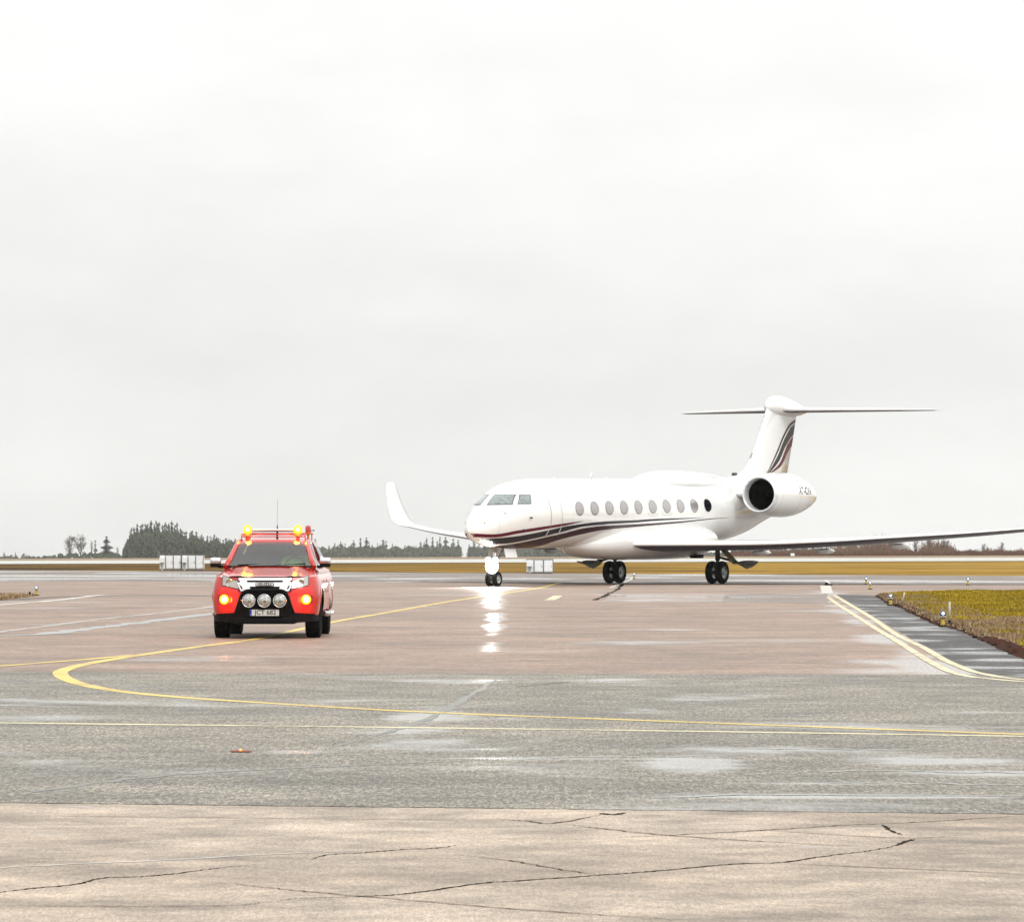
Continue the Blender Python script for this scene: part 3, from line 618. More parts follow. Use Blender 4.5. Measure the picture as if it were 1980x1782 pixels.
MB().box((1.25, .35, 1.12), (.5, .35, .16), bev=.05).build('air_scoop', BLACKPL, jet)
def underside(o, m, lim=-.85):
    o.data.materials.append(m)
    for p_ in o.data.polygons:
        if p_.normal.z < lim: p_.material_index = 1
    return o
# wings
AF = [(0, 0), (.012, .30), (.04, .52), (.10, .76), (.22, .97), (.38, 1.0), (.55, .84), (.75, .5), (1, .02), (.75, -.30), (.55, -.58), (.38, -.78), (.22, -.80), (.10, -.62), (.04, -.40), (.012, -.22)]
def wsec(x, e, z, c, th, up=(0, 0, 1), inc=.03):
    u = Vector(up).normalized()
    return [tuple(Vector((x, -e + a * c, z - a * c * inc)) + u * (b * th / 2)) for a, b in AF]
def smoothsec(S, n=6):
    P_ = np.array(S, float); out = []
    idx = np.arange(len(P_)); fs_ = [pchip(idx, P_[:, k]) for k in range(P_.shape[1])]
    for i in range((len(P_) - 1) * n + 1): out.append([f(i / n) for f in fs_])
    return out
for sg in (1, -1):
    dz = 0 if sg == 1 else .09
    S = [(.5, 6.95, 1.60, 8.8, .50), (1.5, 6.2, 1.60, 8.2, .47), (5, 3.4, 1.62, 5.7, .42), (7.7, 1.2, 1.73, 4.6, .34), (9.5, -.25, 1.86 + dz * .6, 3.9, .28), (12, -2.25, 2.04 + dz, 2.9, .21), (14.2, -4.0, 2.24 + dz * 1.5, 2.05, .15)]
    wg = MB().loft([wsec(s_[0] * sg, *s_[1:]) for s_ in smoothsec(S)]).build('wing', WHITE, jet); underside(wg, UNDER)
    zt_ = 2.24 + dz * 1.5
    W = [(14.2, -4.0, zt_, 2.05, .15, 0), (14.75, -4.3, zt_ + .06, 1.95, .13, .25), (15.2, -4.5, zt_ + .24, 1.8, .11, .8), (15.5, -4.7, zt_ + .62, 1.6, .09, 1.2), (15.72, -4.9, zt_ + 1.15, 1.3, .07, 1.33), (15.88, -5.1, zt_ + 1.75, .95, .05, 1.4), (15.91, -5.3, zt_ + 1.95, .6, .03, 1.4)]
    MB().loft([wsec(s_[0] * sg, s_[1], s_[2], s_[3], s_[4], (-math.sin(s_[5]) * sg, 0, math.cos(s_[5])), 0.) for s_ in smoothsec(W, 5)]).build('winglet', WHITE, wg)
    for xf in (3.6, 6.2, 9.0):
        zf = float(np.interp(xf, [0, 5, 7.7, 9.5], [1.45, 1.45, 1.6, 1.75])); eT = float(np.interp(xf, [1.5, 5, 7.7, 9.5], [-2, -2.3, -3.4, -4.1]))
        MB().loft([[(xf * sg + r * .09 * math.cos(a), -eT + q, zf - .18 + r * .12 * math.sin(a)) for a in [2 * math.pi * k / 12 for k in range(12)]] for q, r in ((-1.6, .05), (-1.2, .8), (-.5, 1), (.1, .7), (.45, .05))]).build('flap_track_fairing', WHITE, wg)
# fin
AS = [(0, 0), (.02, .45), (.08, .8), (.25, 1), (.5, .85), (.8, .35), (1, .02), (.8, -.35), (.5, -.85), (.25, -1), (.08, -.8), (.02, -.45)]
def finLE(z): return float(np.interp(z, [4.15, 4.35, 4.6, 4.78, 5.1, 7.5], [-4.6, -5.6, -7.2, -7.95, -8.45, -10.4]))
def finTE(z): return float(np.interp(z, [4.15, 7.5], [-12.35, -13.7]))
def finT(z): return float(np.interp(z, [4.15, 7.5], [.42, .26]))
mb = MB(); mb.loft([[(b * finT(z) / 2, -(finLE(z) + a * (finTE(z) - finLE(z))), z) for a, b in AS] for z in np.concatenate([np.linspace(4.0, 5.1, 16), np.linspace(5.2, 7.5, 12)])])
fin = mb.build('tail_fin', WHITE, jet)
def finpt(e, z, sg, off=.006):
    a = (finLE(z) - e) / (finLE(z) - finTE(z)); xa, ya = zip(*AS[:7]); return ((float(np.interp(a, xa, ya)) * finT(z) / 2 + off) * sg, -e, z)
def finstripe(name, A_, B_, m, sg):
    A_, B_ = catmull([(a, b, 0) for a, b in A_], 8), catmull([(a, b, 0) for a, b in B_], 8)
    n = min(len(A_), len(B_)); MB().grid([[finpt(*(A_[i].lerp(B_[i], q)).to_2d(), sg) for i in range(n)] for q in (0, .25, .5, .75, 1)]).build(name, m, fin)
for sg in (1, -1):
    finstripe('upper_stripe', [(-13.5, 7.08), (-12.7, 6.86), (-11.85, 6.3), (-11.1, 5.62), (-10.0, 4.7), (-9.7, 4.45)], [(-13.46, 6.96), (-12.75, 6.74), (-11.95, 6.2), (-11.2, 5.54), (-10.08, 4.7), (-9.78, 4.45)], BLACKRED, sg)
    finstripe('middle_stripe', [(-13.44, 6.90), (-12.8, 6.66), (-12.0, 6.12), (-11.27, 5.46), (-10.14, 4.7), (-9.84, 4.45)], [(-13.26, 6.40), (-12.85, 6.26), (-12.2, 5.84), (-11.45, 5.22), (-10.32, 4.7), (-10.02, 4.45)], NAVY, sg)
    finstripe('lower_stripe', [(-13.24, 6.32), (-12.9, 6.18), (-12.28, 5.76), (-11.55, 5.14), (-10.42, 4.7), (-10.12, 4.45)], [(-13.06, 5.88), (-12.85, 5.82), (-12.42, 5.52), (-11.75, 5.02), (-10.62, 4.7), (-10.3, 4.45)], MAROON, sg)
mb = MB(); mb.loft([[(b * .035, -(finLE(z) + .03 - a * .12), z) for a, b in AS] for z in np.linspace(5.3, 7.2, 6)]); mb.build('leading_edge', METAL, fin)
MB().box((.0, 6.95, 4.5), (.18, .28, .32), bev=.06).build('air_inlet', DARKMETAL, fin)
rings = []
for e, r, z0, zt, zb in ((-10.35, .02, 7.55, 7.56, 7.54), (-10.5, .2, 7.58, 7.82, 7.36), (-10.9, .3, 7.6, 8.02, 7.26), (-11.5, .34, 7.6, 8.08, 7.2), (-12.3, .33, 7.58, 8.02, 7.18), (-13.2, .28, 7.54, 7.88, 7.18), (-14.0, .2, 7.5, 7.72, 7.28), (-14.7, .1, 7.48, 7.58, 7.4), (-14.95, .02, 7.48, 7.5, 7.46)):
    rings.append([(r * math.cos(a), -e, z0 + ((zt - z0) if math.sin(a) > 0 else (z0 - zb)) * math.sin(a)) for a in [2 * math.pi * k / 28 for k in range(28)]])
MB().loft(rings).build('tail_bullet', WHITE, jet)
for sg in (1, -1):
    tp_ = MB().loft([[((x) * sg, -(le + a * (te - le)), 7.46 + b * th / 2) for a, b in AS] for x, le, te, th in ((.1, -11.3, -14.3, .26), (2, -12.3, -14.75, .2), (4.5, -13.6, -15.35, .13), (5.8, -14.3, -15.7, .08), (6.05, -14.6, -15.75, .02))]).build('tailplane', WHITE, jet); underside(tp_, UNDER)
# engines
def nprof(k):   # distance aft of lip -> outer radius
    return float(pchip(np.array([0, .12, .5, 1.2, 2.2, 3.0, 3.9, 4.6, 5.2]), np.array([.72, .775, .84, .905, .94, .90, .76, .60, .42]))(k))
for sg in (1, -1):
    cx_, cz_ = 2.55 * sg, 3.69
    ks = list(np.linspace(.22, 5.2, 40))
    nac = MB().lathe([(k, nprof(k)) for k in ks] + [(5.15, .36), (4.7, .36)], (cx_, 3.7, cz_), (0, 1, 0), 56).build('engine_nacelle', WHITE, jet)
    for k in (.62, 2.35, 3.7): MB().lathe([(k - .008, nprof(k) + .004), (k + .008, nprof(k) + .004)], (cx_, 3.7, cz_), (0, 1, 0), 56).build('cowl_seam', SEAM, nac)
    MB().lathe([(.45, .65), (.2, .655), (.06, .675), (.0, .71), (.03, .75), (.12, .777), (.22, nprof(.22) + .002)], (cx_, 3.7, cz_), (0, 1, 0), 56).build('inlet_lip', SILVER, nac)
    MB().lathe([(.45, .65), (.9, .65), (1.1, .64), (1.1, .2), (.95, .12), (.75, .0)], (cx_, 3.7, cz_), (0, 1, 0), 40).build('fan', BLACK, nac)
    MB().lathe([(4.8, .34), (5.25, .28), (5.4, .2), (5.5, .02)], (cx_, 3.7, cz_), (0, 1, 0), 30).build('exhaust_cone', DARKMETAL, nac)
    MB().loft([[(x * sg, 4.6 + a * 3.6, 3.72 + b * .17) for a, b in AS] for x in (.6, 1.9)]).build('engine_pylon', WHITE, jet)
    def reg(x, y, sg=sg, cx_=cx_, cz_=cz_):
        k = 2.95 + (x if sg == 1 else -x); zz = .16 + y; r = nprof(k) + .006
        return (cx_ + sg * math.sqrt(max(r * r - zz * zz, .01)), 3.7 + k, cz_ + zz)
    text_mesh('A7-CHA', .44, reg, 'registration', INK, nac, .004, 1.05)
    MB().lathe([(0, .0), (.012, .08)], (cx_ - sg * 0, 5.0, cz_ - .93), (0, 0, 1), 12).build('drain', DARKMETAL, nac)
# landing gear
def wheel(mbparent, c, r, wd, ax=(1, 0, 0), rimr=.55, nm='wheel'):
    prof = [(-wd * .36, r * rimr), (-wd * .46, r * .72), (-wd * .47, r * .86), (-wd * .36, r * .955), (-wd * .18, r * .992), (0, r), (wd * .18, r * .992), (wd * .36, r * .955), (wd * .47, r * .86), (wd * .46, r * .72), (wd * .36, r * rimr)]
    whl = MB().lathe(prof, c, ax, 40).build('tyre', RUBBER, mbparent)
    MB().lathe([(wd * .36, r * rimr + .003), (wd * .30, r * rimr * .9), (wd * .16, r * rimr * .7), (wd * .20, r * rimr * .35), (wd * .34, r * rimr * .25), (wd * .36, 0)], c, ax, 24).build('rim', RIM, whl)
    MB().lathe([(-wd * .36, r * rimr + .003), (-wd * .30, r * rimr * .9), (-wd * .16, r * rimr * .7), (-wd * .20, r * rimr * .35), (-wd * .34, r * rimr * .25), (-wd * .36, 0)], c, ax, 24).build('rim', RIM, whl)
    return whl
for sg in (1, -1):
    y0 = 0.; x0 = 2.33 * sg
    lg = MB().tube([(x0, y0 + .05, 1.62), (x0, y0 + .05, .95)], .10, 14).tube([(x0, y0 + .05, .98), (x0, y0, .44)], .07, 14).tube([(x0 - .2, y0, .46), (x0 + .2, y0, .46)], .07, 12).tube([(x0, y0 - .02, .9), (x0, y0 - .22, .72), (x0, y0 - .05, .52)], .035, 8).build('main_gear_leg', DARKMETAL, jet)
    for d in (-.225, .225): wheel(lg, (x0 + d, y0, .465), .465, .29)
    MB().tube([(x0, y0 + .02, 1.1), (x0 + .9 * sg, y0 + .1, .86)], .05, 8).build('side_brace', DARKMETAL, lg)
    MB().loft([[(x0 + sg * (.22 + .62 * q) + dx, y0 + a, 1.42 - .62 * q + dx * sg * .3) for a, dx in ((-.28, 0), (.34, 0), (.34, .03), (-.28, .03))] for q in (0, .33, .66, 1)], smooth=False).build('gear_door', mat('door_inner_paint', (.34, .31, .14), .4, var=.4, vscale=8.), lg)
    MB().loft([[(x0 + sg * x_, y0 + a * c_, z_ + b_) for a, b_ in ((-.42, 0), (.42, 0), (.42, .03), (-.42, .03))] for x_, z_, c_ in ((.80, .84, .35), (.98, .83, .75), (1.2, .78, 1), (1.5, .84, .8), (1.68, .88, .3))], smooth=False).build('gear_door', PATCH, lg)
    MB().loft([[(x0 + sg * x_, y0 + .36, z_) for z_ in (zt_, zb_)] + [(x0 + sg * x_, y0 + .39, z_) for z_ in (zb_, zt_)] for x_, zt_, zb_ in ((.80, .90, .78), (1.0, .94, .68), (1.15, .95, .60), (1.45, .95, .70), (1.66, .92, .86))], smooth=False).build('gear_door', PATCH, lg)
ny = -15.46
ng = MB().tube([(0, ny + .15, 1.55), (0, ny + .02, .75)], .075, 14).tube([(0, ny + .02, .78), (0, ny, .30)], .05, 12).tube([(-.2, ny, .30), (.2, ny, .30)], .04, 10).tube([(0, ny + .9, 1.5), (0, ny + .1, .85)], .035, 8).tube([(-.24, ny - .02, .86), (.24, ny - .02, .86)], .03, 8).build('nose_gear_leg', METAL, jet)
for d in (-.15, .15): wheel(ng, (d, ny, .29), .29, .19)
for i, (lx, lz, r) in enumerate(((-.15, 1.0, .12), (.15, 1.0, .12), (0, .77, .27))):
    hs = MB().lathe([(.16, 0), (.14, r * .6), (.05, r * .98), (0, r * 1.05), (0, r * .98)], (lx, ny - .16, lz), (0, 1, 0), 24).build('lamp_housing', METAL, ng)
    MB().lathe([(-.035, 0), (-.02, r * .6), (.0, r * .98)], (lx, ny - .16, lz), (0, 1, 0), 24).build('landing_lamp', HOT, hs)
for sg in (1, -1):
    MB().box((.34 * sg, ny + .75, 1.28), (.025, .95, .36), Matrix.Rotation(-.25 * sg, 3, 'Y')).build('nose_gear_door', WHITE, jet)
def reallamp(name, parent, loc, energy, col, size=.1, spot=None, aim=None):
    l = bpy.data.lights.new(name, 'SPOT' if spot else 'POINT'); l.energy = energy; l.color = col; l.shadow_soft_size = size
    o = bpy.data.objects.new(name, l); COL.objects.link(o); o.parent = parent; o.location = loc
    if spot: l.spot_size = spot; l.spot_blend = .6; o.rotation_euler = Vector(aim).to_track_quat('-Z', 'Y').to_euler()
    return o
reallamp('landing_light_beam', jet, (0, ny - .3, .85), 4000, (1, .95, .85), .2, R(60), (.46, -.89, -.05))

# ------------------------------------------------------------------ red pickup  (local: x = image right, -y = nose)
TY = R(-.4)
tr = empty('pickup_truck', (-4.215, 76.0, 0), TY, label='red follow-me pickup truck with amber roof beacons and spotlights on a black front guard', cat='pickup truck')
Wd = .925
def hw(z): return float(pchip(np.array([.36, .5, .7, .88, 1.0, 1.1, 1.16]), np.array([.88, .91, .925, .92, .895, .86, .82]))(z))
def outl(th, z, n=3.0):      # plan outline of the nose at height z, th 0..90 deg from centre to side
    W = hw(z); lean = .10 * max(z - .82, 0) * 3 + .02 * (z - .4); x = W * math.sin(th) ** (2 / n) if th > 0 else 0
    return x, -.92 + lean + .52 * (1 - max(math.cos(th), 0) ** (2 / n))
def yf(x, z, n=3.0):
    W = hw(z); q = min(abs(x) / W, .9995); lean = .10 * max(z - .82, 0) * 3 + .02 * (z - .4)
    return -.92 + lean + .52 * (1 - (1 - q ** n) ** (1 / n))
hoodz = lambda y, x: float(np.interp(y, [-.9, -.75, -.5, 0, .45], [1.045, 1.075, 1.11, 1.175, 1.235])) - .05 * (abs(x) / .85) ** 2.5 + (.018 if .38 < abs(x) < .62 else 0)
AR = .47
def arch(y):
    for yc in (0., 3.095):
        if abs(y - yc) < AR: return .40 + math.sqrt(AR * AR - (y - yc) ** 2) * .98
    return None
for sg in (1,):
    mb = MB()
    zl = list(np.linspace(0, 1, 15)); rows = []
    path = [('f', th) for th in np.linspace(0, math.pi / 2, 26)] + [('s', y) for y in np.concatenate([np.linspace(-.38, .6, 46)[1:], np.linspace(.7, 2.5, 8), np.linspace(2.58, 3.6, 46), np.linspace(3.7, 4.32, 5)])]
    def colpts(k, v, s_):
        out = []
        for q in zl:
            zb = .40; ztop = 1.045
            if k == 's':
                y = v; ztop = float(np.interp(y, [-.4, 0, .45, 4.3], [1.075, 1.10, 1.13, 1.13])); a_ = arch(y); zb = a_ if a_ else .40
                z = zb + (ztop - zb) * q; fl = 0
                for yc in (0., 3.095):
                    dd = abs(math.hypot(y - yc, z - .40) - AR)
                    if dd < .14 and z > .4: fl = max(fl, .022 * (1 - dd / .14))
                out.append((s_ * (hw(z) + fl), y, z))
            else:
                th = v; ztop = float(np.interp(th, [0, 1.57], [1.03, 1.07])); z = zb + (ztop - zb) * q; x, y = outl(th, z)
                if th > 1.0:
                    pass
                out.append((s_ * x, y, z))
        return out
    for s_ in (1, -1): mb.grid([colpts(k, v, s_) for k, v in path])
    # fender shoulders and bonnet
    top = []
    for i, yy in enumerate(np.linspace(-.93, .45, 30)):
        row = []
        for q in np.linspace(-1, 1, 31):
            ztop = float(np.interp(yy, [-.92, -.4, 0, .45], [1.04, 1.075, 1.10, 1.13])); W = hw(ztop)
            y0_ = yf(W * min(abs(q), .999), ztop); y = max(yy, y0_ + .005) if yy < 0 else yy
            x = q * W; zz = hoodz(y, x); edge = max(0, (abs(q) - .80) / .20)
            zz = zz * (1 - edge ** 2) + ztop * edge ** 2
            row.append((x, y, min(zz, 1.30)))
        top.append(row)
    mb.grid(top)
    mb.grid([[(q * hw(1.13), 4.32, z) for q in (-1, -.5, 0, .5, 1)] for z in (.45, .8, 1.13)], smooth=False)
    mb.grid([[(q * hw(1.13), y, 1.13) for q in (-1, 0, 1)] for y in (2.6, 4.32)], smooth=False)
    body = mb.build('body', RED, tr)
MB().box((0, 1.9, .42), (1.2, 4.6, .22)).box((0, 1.6, .56), (1.42, 3.6, .2)).tube([(-.7, 0, .40), (.7, 0, .40)], .05).tube([(-.7, 3.095, .38), (.7, 3.095, .38)], .06).box((0, -.45, .55), (1.1, .5, .45)).box((0, .55, .75), (1.7, .25, .5)).build('chassis', BLACKPL, tr)
def fp(cs, n=8, off=.006, m=None, name='', parent=None):
    return MB().grid(quadpatch(cs, lambda x, z: (x, yf(x, z) - off, z), n)).build(name, m, parent or tr)
# front: black guard, grille, lamps
for s_ in (1, -1):
    hl = fp([(.745 * s_, .905), (.43 * s_, .835), (.49 * s_, .995), (.74 * s_, 1.088)], 10, .012, BLACKPL, 'headlight')
    fp([(.735 * s_, .912), (.445 * s_, .850), (.50 * s_, .988), (.732 * s_, 1.079)], 10, .022, LENS, 'headlight_lens', hl)
    MB().lathe([(0, .0), (.01, .055), (-.01, .072)], (.60 * s_, yf(.6, .95) - .026, .945), (0, 1, 0), 20).build('headlight_reflector', REFL, hl)
    fp([(.60 * s_, .60), (.80 * s_, .60), (.82 * s_, .74), (.58 * s_, .72)], 6, .006, mat('bumper_recess', (.22, .01, .01), .4), 'lamp_recess')
    fl = MB().lathe([(0, .055), (-.02, .052), (-.03, .035), (-.035, 0)], (.70 * s_, yf(.7, .667) - .012, .667), (-.25 * s_, 1, 0), 24).build('flashing_lamp', AMBERHOT, tr)
    MB().lathe([(.02, .085), (-.012, .085), (-.016, .055)], (.70 * s_, yf(.7, .667) - .010, .667), (-.25 * s_, 1, 0), 24).build('lamp_bezel', AMBER, fl)
    reallamp('flashing_lamp_light', fl, (.70 * s_, -1.0, .667), 7, (1, .22, .02), .05)
    # lower black corner of the bumper
    fp([(.92 * s_ * .98, .30), (.30 * s_, .25), (.30 * s_, .46), (.92 * s_ * .98, .415)], 10, .012, BLACKPL, 'lower_bumper')
gr = fp([(-.45, .80), (.45, .80), (.47, 1.03), (-.47, 1.03)], 12, .012, BLACKPL, 'grille')
fp([(-.455, .995), (.455, .995), (.45, 1.038), (-.45, 1.038)], 14, .045, SILVER, 'grille_top_bar', gr)
fp([(-.40, .89), (.40, .89), (.47, .962), (-.47, .962)], 14, .050, SILVER, 'grille_main_bar', gr)
for s_ in (1, -1):
    fp([(.235 * s_, .812), (.385 * s_, .812), (.415 * s_, .89), (.262 * s_, .895)], 5, .046, SILVER, 'grille_leg', gr)
    fp([(.415 * s_, .815), (.385 * s_, .812), (.415 * s_, .89), (.50 * s_, 1.0)], 5, .044, SILVER, 'grille_leg', gr)
    fp([(.30 * s_, .945), (.42 * s_, .955), (.44 * s_, 1.0), (.31 * s_, 1.0)], 5, .038, SILVER, 'grille_leg', gr)
    fp([(.375 * s_, .845), (.40 * s_, .845), (.432 * s_, .91), (.402 * s_, .905)], 4, .052, BLACKPL, 'grille_slot', gr)
bd = MB().box((0, yf(0, .92) - .056, .924), (.315, .02, .066), bev=.02).build('badge_plate', BLACKPL, gr)
MB().box((0, yf(0, .92) - .066, .924), (.302, .012, .056), bev=.012).build('badge_rim', CHROME, bd)
text_mesh('ISUZU', .072, lambda x, y: (x, yf(0, .92) - .0745, .924 + y), 'badge_lettering', INK, bd, .0015, 1.12)
MB().lathe([(0, 0), (.002, .012)], (0, -.9, 1.06), (0, 1, 0), 8)
# guard plate and frame
gp = MB()
gp.grid([[(x * q, yf(x * q, z) - .05, z) for q in np.linspace(-1, 1, 21)] for z, x in ((.25, .50), (.30, .62), (.36, .60), (.42, .52), (.47, .475), (.60, .43), (.75, .375), (.80, .34))])
gp.tube(catmull([(-.50, -1.0, .42), (-.455, -1.04, .55), (-.40, -1.05, .72), (-.345, -1.05, .80), (-.25, -1.05, .825), (0, -1.05, .83), (.25, -1.05, .825), (.345, -1.05, .80), (.40, -1.05, .72), (.455, -1.04, .55), (.50, -1.0, .42)], 5), .028, 10)
gp.box((0, -.97, .31), (1.0, .08, .11), bev=.03).box((0, -.99, .44), (.60, .06, .14), bev=.01)
guard = gp.build('front_guard', BLACKPL, tr)
for x in (-.264, 0, .264):
    sp = MB().lathe([(.10, 0), (.09, .07), (.03, .108), (-.015, .114), (-.02, .106)], (x, -1.08, .648), (0, 1, 0), 32).build('spotlight', BLACKPL, tr)
    MB().lathe([(-.012, .106), (-.026, .07), (-.030, 0)], (x, -1.08, .648), (0, 1, 0), 28).build('spotlight_lens', REFL, sp)
    MB().lathe([(-.026, .103), (-.031, .112), (-.015, .116)], (x, -1.08, .648), (0, 1, 0), 28).build('spotlight_rim', CHROME, sp)
    MB().lathe([(-.033, .0), (-.033, .018), (-.028, .028)], (x + .01, -1.08, .64), (0, 1, 0), 12).build('spotlight_bulb', mat('bulb_shield', (.25, .20, .14), .3, metal=.6), sp)
    MB().lathe([(0, 0), (.0, .01)], (x, -1, .5), (0, 0, 1), 6)
pl = MB().box((0, -1.045, .444), (.50, .012, .105), bev=.01).build('number_plate', PLATE, tr)
MB().box((-.232, -1.0525, .444), (.034, .004, .098)).build('plate_country_band', BLUE, pl)
text_mesh('JCT 682', .112, lambda x, y: (x + .018, -1.0535, .446 + y), 'plate_lettering', INK, pl, .0015, .98)
text_mesh('S', .03, lambda x, y: (x - .232, -1.0555, .415 + y), 'plate_country_letter', PLATE, pl)
# wheels
for x_, y_ in ((-.785, 0), (.785, 0), (-.785, 3.095), (.785, 3.095)):
    c = (x_, y_, .385); s_ = 1 if x_ > 0 else -1
    mb = MB().lathe([(-.09, .23), (-.125, .29), (-.13, .34), (-.115, .372), (-.08, .383), (0, .386), (.08, .383), (.115, .372), (.13, .34), (.125, .29), (.09, .23)], c, (1, 0, 0), 48)
    for k in range(44):
        a = 2 * math.pi * k / 44
        for xo in (-.09, -.03, .03, .09):
            aa = a + (.07 if xo in (-.03, .09) else 0); mb.box((x_ + xo, y_ + .386 * math.sin(aa), .385 + .386 * math.cos(aa)), (.045, .03, .012), Matrix.Rotation(-aa, 3, 'X'))
    ty = mb.build('tyre', RUBBER, tr)
    rm = MB().lathe([(.10 * s_, .232), (.06 * s_, .21), (.03 * s_, .12), (.06 * s_, .05), (.065 * s_, 0)], c, (1, 0, 0), 32)
    for k in range(6):
        a = math.pi / 3 * k; rm.box((x_ + .075 * s_, y_ + .13 * math.sin(a), .385 + .13 * math.cos(a)), (.03, .05, .19), Matrix.Rotation(-a, 3, 'X'), .01)
    rm.build('rim', RIM, ty)
# cabin
z_b, z_r = 1.13, 1.69
def gh(y, z):       # half width of the cabin at a point
    return float(np.interp(z, [1.10, 1.25, 1.64, 1.70], [.82, .745, .605, .57])) * (1 if y > 1 else 1)
Arow = [(.44, 1.21), (.62, 1.33), (.82, 1.45), (1.02, 1.56), (1.20, 1.648)]
mb = MB()
rf = []
for y, zz in ((1.16, 1.655), (1.24, 1.683), (1.4, 1.70), (1.8, 1.72), (2.3, 1.725), (2.7, 1.72), (3.4, 1.73), (4.0, 1.72), (4.25, 1.70)):
    rf.append([(q * (.615 if abs(q) < 1.01 else 1), y, zz - (.075 * abs(q) ** 5)) for q in np.linspace(-1, 1, 17)])
    rf[-1] += [(p[0], p[1], p[2] - .04) for p in rf[-1][::-1]]
mb.loft(rf)
roof = mb.build('roof', RED, tr)
mb = MB()
for s_ in (1, -1):
    mb.tube([(s_ * (gh(y, z) + .0), y, z) for y, z in Arow] + [(s_ * .595, 1.4, 1.675)], [.05, .048, .045, .042, .042, .04], 8)
    for y in (2.0, 2.9): mb.loft([[(s_ * (gh(y, z) + .01), y + a, z) for a in (-.05, .05)] + [(s_ * (gh(y, z) - .03), y + a, z) for a in (.05, -.05)] for z in (1.10, 1.3, 1.5, 1.66)], smooth=False)
    mb.tube([(s_ * (gh(y, z)), y, z) for y, z in ((1.2, 1.65), (1.5, 1.665), (2.9, 1.665))], .03, 8)
    mb.grid([[(s_ * x, y, z) for x, z in ((hw(1.1), 1.11), (.84, 1.15), (.78, 1.18))] for y in (.42, 1.0, 2.0, 3.0, 4.3)])
    # canopy over the load bed
    mb.grid([[(s_ * x, y, z) for x, z in ((.79, 1.16), (.75, 1.35), (.66, 1.55), (.615, 1.655))] for y in (3.0, 3.4, 4.0, 4.22)])
mb.grid([[(x, 4.25, z) for x in (-hx, 0, hx)] for z, hx in ((1.12, .78), (1.35, .74), (1.55, .65), (1.66, .61))])
cabp = mb.build('cabin_pillars', RED, tr)
mb = MB(); mb.grid([[(q * (gh(0, z) - .015), y + .06 * q * q - .05, z + .01 * (1 - q * q)) for q in np.linspace(-1, 1, 15)] for y, z in [(.42, 1.232)] + Arow[1:]])
wsn = mb.build('windscreen', WSG, tr)
for s_ in (1, -1):
    MB().grid([[(s_ * (gh(y, z) + .004), y + (z - 1.18) * .9 if y < .9 else y, z) for y in (.75, 1.3, 1.96)] for z in (1.18, 1.4, 1.635)]).build('front_side_window', SIDEG, tr)
    MB().grid([[(s_ * (gh(y, z) + .004), y, z) for y in (2.06, 2.85)] for z in (1.18, 1.4, 1.635)]).build('rear_side_window', SIDEG, tr)
    MB().grid([[(s_ * (float(np.interp(z, [1.16, 1.35, 1.55, 1.655], [.79, .75, .66, .615])) + .006), y, z) for y in (3.15, 4.05)] for z in (1.24, 1.4, 1.58)]).build('canopy_window', SIDEG, tr)
    m_ = MB().box((.955 * s_, .60, 1.325), (.20, .10, .11), bev=.045).build('door_mirror', CHROME, tr)
    MB().box((.955 * s_, .605, 1.245), (.19, .09, .07), bev=.03).box((.86 * s_, .62, 1.22), (.10, .06, .05), bev=.015).build('mirror_lower_shell', BLACKPL, m_)
    MB().tube([(s_ * .93, .50, .42), (s_ * .98, .7, .40), (s_ * .98, 2.4, .40), (s_ * .93, 2.6, .42)], .045, 10).build('side_step', METAL, tr)
    MB().tube([(.935 * s_, 1.55, .98), (.955 * s_, 1.6, .98), (.955 * s_, 1.78, .98), (.935 * s_, 1.82, .98)], .014, 8).build('door_handle', CHROME, tr)
    MB().box((.94 * s_, 2.63, .33), (.02, .02, .0201)) 
    MB().grid([[(s_ * (hw(z) + .0015), y, z) for y in (.62, .632)] for z in (.45, .8, 1.1)]).build('door_seam', BLACKPL, body)
    MB().box((.78 * s_, -.38, .30), (.24, .04, .20), bev=.01).build('mud_flap', BLACKPL, tr) if False else None
# wiper cowl, bonnet washers
MB().grid([[(q * .76, y + .05 * q * q - .04, z) for q in np.linspace(-1, 1, 13)] for y, z in ((.36, 1.236), (.46, 1.243))]).build('wiper_cowl', BLACKPL, tr)
wp = MB(); wp.tube([(.10, .40, 1.250), (.62, .48, 1.272)], .010, 6).tube([(-.55, .40, 1.250), (-.02, .46, 1.272)], .010, 6); wp.build('wiper', BLACKPL, tr)
for x in (-.33, .42): MB().lathe([(0, .022), (.012, .012), (.014, 0)], (x, -.12, hoodz(-.12, x)), (0, 0, 1), 10).build('washer_jet', LENS, tr)
# interior
it = MB().box((0, .62, 1.10), (1.5, .35, .18), bev=.05).build('dashboard', SEATM, tr)
MB().box((0, 1.7, .75), (1.5, 2.6, .1)).build('cabin_floor', BLACKPL, tr)
for x in (-.38, .38):
    st = MB().box((x, 1.62, .93), (.50, .50, .14), bev=.05).box((x, 1.88, 1.18), (.46, .12, .52), Matrix.Rotation(R(-12), 3, 'X'), .05).build('seat', SEATM, tr)
    MB().box((x, 1.97, 1.50), (.26, .09, .16), bev=.04).build('headrest', SEATM, st)
MB().box((0, 2.75, 1.15), (1.4, .14, .5), bev=.05).build('rear_seat', SEATM, tr)
sw = MB(); sw.tube([(.40 + .18 * math.cos(a), 1.02 + .06 * math.sin(a), 1.21 + .17 * math.sin(a)) for a in [2 * math.pi * k / 24 for k in range(25)]], .015, 8, False).tube([(.40, .8, 1.12), (.40, 1.02, 1.21)], .03, 8); sw.build('steering_wheel', BLACKPL, tr)
